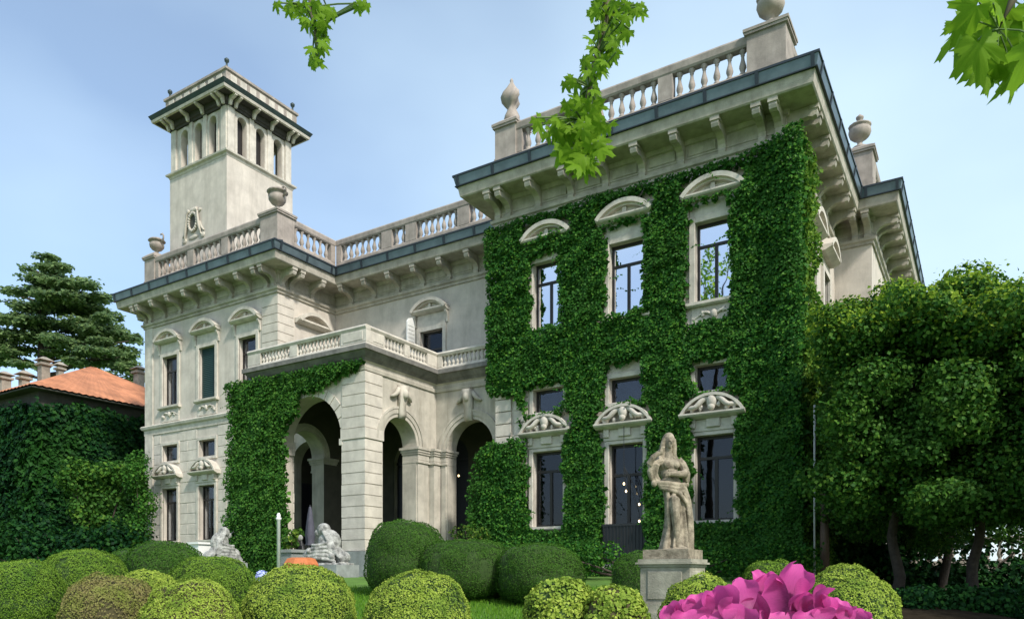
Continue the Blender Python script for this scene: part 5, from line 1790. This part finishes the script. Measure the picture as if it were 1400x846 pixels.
# ------------------------------------------------------------------ overhanging plane branches near the camera
def plane_leaf_mesh(name, seed, m):
    r = random.Random(seed)
    lobes = [(90, 1.0), (38, .86), (142, .86), (-12, .62), (192, .62)]
    pts = []
    for deg in range(-62, 243, 6):
        a = math.radians(deg)
        rad = .30
        for l, s_ in lobes:
            dd = abs(deg - l)
            rad = max(rad, s_ * max(0, 1 - (dd / 33.) ** 1.5) + .0)
        rad = max(rad, .46) * (1 + (.10 if (deg // 6) % 2 else -.06) + r.uniform(-.04, .04))
        pts.append((rad * math.cos(a), rad * math.sin(a)))
    V = [(0, 0, .03)]
    for ring in (.5, 1.0):
        for x, y in pts:
            x, y = x * ring, y * ring
            rr_ = math.hypot(x, y)
            V.append((x, y, -.42 * rr_ * rr_ + .06 * math.sin(5 * math.atan2(y, x)) * rr_))
    V.append((0, -.42, .0))
    k = len(pts)
    F_ = []
    for i in range(k - 1):
        F_.append((0, 1 + i, 2 + i))
        F_ += [(1 + i, 1 + k + i, 2 + k + i), (1 + i, 2 + k + i, 2 + i)]
    return np_mesh(name, V, F_, M[m], True)


PL = [plane_leaf_mesh('leaf', 50 + i, 'plane') for i in range(4)]


def spray(label, path, spots, D, size, seed, up):
    """path: twig in photo pixels; spots: leaf centres in photo pixels with size factor"""
    r = random.Random(seed)
    P0 = [at(x, y, D + j) for x, y, j in path]
    t = empty('hanging_branch', up)
    tag(t, label, 'branch', 'leafy plane tree branches hanging into the picture')
    under(t, MB().tube([Vector(up)] + P0, taper(.028, .004, len(P0) + 1), 7).build('twig', M['twig'], None, True))
    camq = Matrix.Rotation(YAW, 4, 'Z') @ Matrix.Rotation(PI / 2, 4, 'X')
    for (x, y, k) in spots:
        d = D + r.uniform(-.18, .18) * D / 3.6
        q = at(x, y, d)
        near = min(P0, key=lambda c: (c - q).length)
        tilt = Matrix.Rotation(r.uniform(-.9, .9), 4, 'X') @ Matrix.Rotation(r.uniform(-.9, .9), 4, 'Y')
        spin = Matrix.Rotation(PI + r.uniform(-1.1, 1.1), 4, 'Z')
        s_ = size * k * r.uniform(.8, 1.15) * .62
        mw = Matrix.Translation(q) @ camq @ tilt @ spin @ Matrix.Scale(s_, 4)
        o = link('leaf', r.choice(PL), None)
        o.parent = t
        o.matrix_parent_inverse = Matrix.Translation(-t.location)
        o.matrix_basis = mw
        pet = mw @ Vector((0, -.1, 0))
        under(t, MB().tube([near, near.lerp(pet, .5) + Vector((0, 0, .01)), pet], .0022 * D / 2, 5).build('leaf_stalk', M['stem'], None))
    return t


r = random.Random(77)
sp1 = []
for (x, y, wx, wy, n, k) in ((838, 8, 30, 8, 7, .75), (838, 35, 22, 14, 8, .75), (826, 66, 18, 14, 7, .75), (815, 95, 18, 14, 7, .75), (800, 125, 16, 14, 6, .8), (838, 68, 10, 6, 2, .6),
                             (778, 110, 6, 8, 2, .6), (795, 155, 22, 14, 7, .85), (752, 172, 18, 10, 5, .9), (775, 180, 16, 12, 5, 1.0), (805, 165, 14, 14, 5, 1.0), (785, 205, 18, 16, 8, 1.05), (808, 205, 14, 16, 6, 1.05), (798, 226, 12, 8, 4, 1.0), (868, 12, 16, 8, 5, .6), (826, 168, 8, 6, 2, .9)):
    for _ in range(int(n * 2.1)): sp1.append((x + r.uniform(-wx, wx), y + r.uniform(-wy, wy), k))
spray('long leafy plane branch hanging in front of the roof balustrade', [(834, -40, 0), (828, 20, .02), (818, 70, 0), (806, 120, -.02), (796, 165, .0), (798, 215, .03)], sp1, 3.7, .125, 1, at(842, -260, 3.9))
sp2 = []
for (x, y, wx, wy, n, k) in ((388, 8, 12, 5, 4, .9), (418, 10, 20, 8, 7, 1), (428, 34, 16, 10, 7, 1), (436, 58, 12, 10, 5, .95), (436, 80, 10, 8, 4, .9), (445, 14, 14, 6, 3, .9), (496, 6, 9, 4, 3, .8)):
    for _ in range(int(n * 1.8)): sp2.append((x + r.uniform(-wx, wx), y + r.uniform(-wy, wy), k))
spray('small leafy plane branch at the top edge above the tower', [(425, -40, 0), (424, 10, 0), (430, 40, .0), (435, 80, 0)], sp2, 6.4, .14, 2, at(430, -200, 6.3))
sp3 = [(1338, 60, 1.0), (1362, 90, .9), (1310, 30, .8), (1385, 105, .8), (1360, 5, 1.0), (1350, 62, 1.25), (1322, 38, 1.0), (1372, 40, 1.2), (1392, 80, 1.2), (1345, 92, .9), (1378, 12, 1.1), (1335, 8, .9), (1400, 20, 1.2), (1352, 24, .55), (1420, 60, 1.2)]
spray('large plane leaves at the top right corner, close to the camera', [(1400, -50, 0), (1385, 0, 0), (1365, 40, .0)], sp3, 2.1, .16, 3, at(1420, -200, 2.2))

# plane tree the branches hang from, stands behind the camera
def plane_tree(label, base, limbs, lumps, dens, size):
    P, N = lump_leaves(lumps, dens, .5)
    me = leaf_mesh('crown', P, N, rng.uniform(size[0], size[1], len(P)), M['plane'], down=.6, tilt=.8, tpl=LEAFW)
    return tree_thing('plane_tree', label, 'tree', base, limbs, [(me, 'crown')], 'plane trees beside the viewpoint')


b = Vector((4.2, -4.2, -1.75))
tops = [at(842, -260, 3.9), at(430, -200, 6.3), at(1420, -200, 2.2)]
fork = Vector((3.6, -3.4, 3.6))
limbs = [(bend(b, fork, 8, .1, 1), taper(.34, .24, 8))]
for i, tp in enumerate(tops):
    hub = Vector((tp.x * .5 + 1.2, tp.y * .5 - 1.2, max(tp.z + 1.6, 4.4)))
    limbs.append(([fork, fork.lerp(hub, .5) + Vector((0, 0, .3)), hub, hub.lerp(tp, .6) + Vector((0, 0, .5)), tp + Vector((0, 0, .02))], [.2, .14, .10, .06, .03]))
lumps = [(3.8 + r.uniform(-2.5, 2.5), -4.4 + r.uniform(-2.2, 1.2), 6.2 + r.uniform(-1.2, 2), .9, .9, .7) for _ in range(16)]
plane_tree('plane tree behind the viewpoint whose boughs reach overhead', b, limbs, lumps, 60, (.14, .22))
b2 = Vector((-15.4, -1.0, -1.7))
lumps = []
for _ in range(22): lumps.append((-14.6 + r.uniform(-1.9, 1.9), r.uniform(-2, 2), 18.6 + r.uniform(-2.4, 2.6), .55, .55, .45))
limbs = [(bend(b2, (-14.7, 0, 17), 9, .3, 5), taper(.3, .1, 9))] + [(bend((-14.9, -.3, 15.5), q[:3], 6, .3, i), taper(.08, .02, 6)) for i, q in enumerate(lumps[::3])]
plane_tree('tall slender plane tree mirrored in the right upper window', b2, limbs, lumps, 70, (.16, .26))

# ------------------------------------------------------------------ pink flowers right in front of the camera
def petal_mesh(seed, cup, ruffle):
    r = random.Random(seed)
    n, m_ = 11, 13
    V = []
    a0 = r.uniform(0, 6)
    for i in range(m_):
        t = i / (m_ - 1)
        wd = (math.sin(min(t * 1.18, 1) * PI * .62) ** .8) * (1 - max(0, t - .8) ** 2 * 9.) * .55 + .03
        for j in range(n):
            s_ = -1 + 2 * j / (n - 1)
            x = s_ * wd
            y = t * (1 - .10 * s_ * s_ * (t > .6)) + (.03 * math.sin(s_ * 5 + a0) * t)
            z = cup * (s_ * s_ * .30 * t + .45 * (t - .45) ** 2) + ruffle * math.sin(s_ * 6 + a0) * t * t * .07 - (.12 * max(0, t - .8) * 5 * (.4 + .6 * abs(math.sin(a0)))) ** 1
            V.append((x, y, z))
    F_ = []
    for i in range(m_ - 1):
        for j in range(n - 1): F_.append((i * n + j, i * n + j + 1, (i + 1) * n + j + 1, (i + 1) * n + j))
    return np_mesh('petal', V, F_, M['petal'], True)


PT = [petal_mesh(200 + i, (1.0, 1.9, .6, 1.5, 2.2)[i], (.8, 1.4, .5, 1.1, 1.6)[i]) for i in range(5)]
FX, FY = 880, 760
CQ = Matrix.Rotation(YAW, 4, 'Z') @ Matrix.Rotation(PI / 2, 4, 'X')


def bloom(label, D, core, petals):
    c = at(*core, D)
    t = empty('pink_flower', (c.x, c.y, -1.7))
    tag(t, label, 'flower', 'pink flowers close to the camera')
    for i, (x, y, wd, ht, spin, tx, ty, dz) in enumerate(petals):
        q = at(FX + x * .257, FY + y * .257, D + dz)
        s_ = ht * .257 / 1032 * D * 1.25
        sx = wd * .257 / 1032 * D * 1.0
        mw = Matrix.Translation(q) @ CQ @ Matrix.Rotation(math.radians(spin), 4, 'Z') @ Matrix.Rotation(math.radians(tx), 4, 'X') @ Matrix.Rotation(math.radians(ty), 4, 'Y') @ Matrix.Diagonal((sx, s_, s_, 1)) @ Matrix.Translation((0, -.55, 0))
        o = link('petal', PT[i % 5])
        o.parent = t
        o.matrix_parent_inverse = Matrix.Translation(-t.location)
        o.matrix_basis = mw
    g = Vector((c.x, c.y, -1.7))
    under(t, MB().tube([g, g.lerp(c, .6) + Vector((.02, .01, 0)), c], [.006, .005, .005], 7).build('stem', M['stem'], None, True))
    under(t, MB().ell(c, (.012, .012, .02), 8, 6).build('calyx', M['stem'], None, True))
    return t


bloom('tallest pink bloom with folded petals in the middle of the flowers', 1.32, (1060, 862),
      [(772, 140, 185, 190, -22, -12, 18, .0), (690, 160, 130, 160, 8, 8, -30, .015), (612, 155, 110, 150, 18, -5, 35, -.005), (700, 250, 260, 120, 80, -35, 0, -.02), (620, 285, 190, 110, 95, -50, 0, -.03),
       (830, 255, 230, 120, -75, -40, 0, -.02), (745, 300, 200, 110, 0, 25, 0, .02), (660, 210, 170, 180, 5, 20, 0, .03), (840, 310, 190, 90, -60, -30, 20, -.035), (560, 320, 190, 90, 60, -30, -20, -.035), (710, 340, 220, 80, 0, -40, 0, -.04)])
bloom('pink bloom with rounded overlapping petals at the left of the flowers', 1.25, (970, 866),
      [(505, 215, 180, 170, 12, -10, 25, .01), (415, 250, 170, 150, 20, -15, -10, -.01), (295, 270, 150, 130, 10, -8, -15, -.02), (212, 290, 110, 100, 25, -10, 10, -.01), (140, 305, 110, 80, 35, -15, 0, -.02),
       (360, 300, 200, 110, 0, 10, 0, .02), (470, 310, 200, 100, -20, -20, 10, -.03), (380, 340, 220, 80, 20, -30, 0, -.04), (250, 335, 180, 80, 10, -30, 0, -.03)])
bloom('pink bloom with small curled petals at the right of the flowers', 1.28, (1120, 868),
      [(925, 225, 130, 90, -60, -30, 10, .0), (950, 275, 210, 120, -35, -20, 15, -.01), (1035, 280, 130, 100, -25, -10, -10, .0), (1135, 315, 110, 70, -20, -10, 0, .0), (870, 270, 180, 130, -5, -5, -15, .01),
       (990, 320, 200, 80, 0, -20, 10, -.02), (1085, 330, 150, 70, -15, -20, 0, -.02), (1180, 330, 110, 50, -40, -20, 0, .0), (900, 335, 200, 80, 10, -30, 0, -.03)])
# soil sheet under the right trees, their shade put into its dark colour
m = MB()
pts = []
for a_ in np.linspace(1130, 1900, 40):
    for D_ in np.linspace(13, 30, 24):
        q = at(a_, 785, D_)
        pts.append((q.x, q.y, float(gz(q.x, q.y)) + .03))
pf = [(i * 24 + j, i * 24 + j + 1, (i + 1) * 24 + j + 1, (i + 1) * 24 + j) for i in range(39) for j in range(23)]
tag(link('shade_soil_bed', np_mesh('shade_soil_bed', pts, pf, M['shaded_soil'], True)), 'soil sheet under the right trees with their shade in its dark colour', kind='structure')
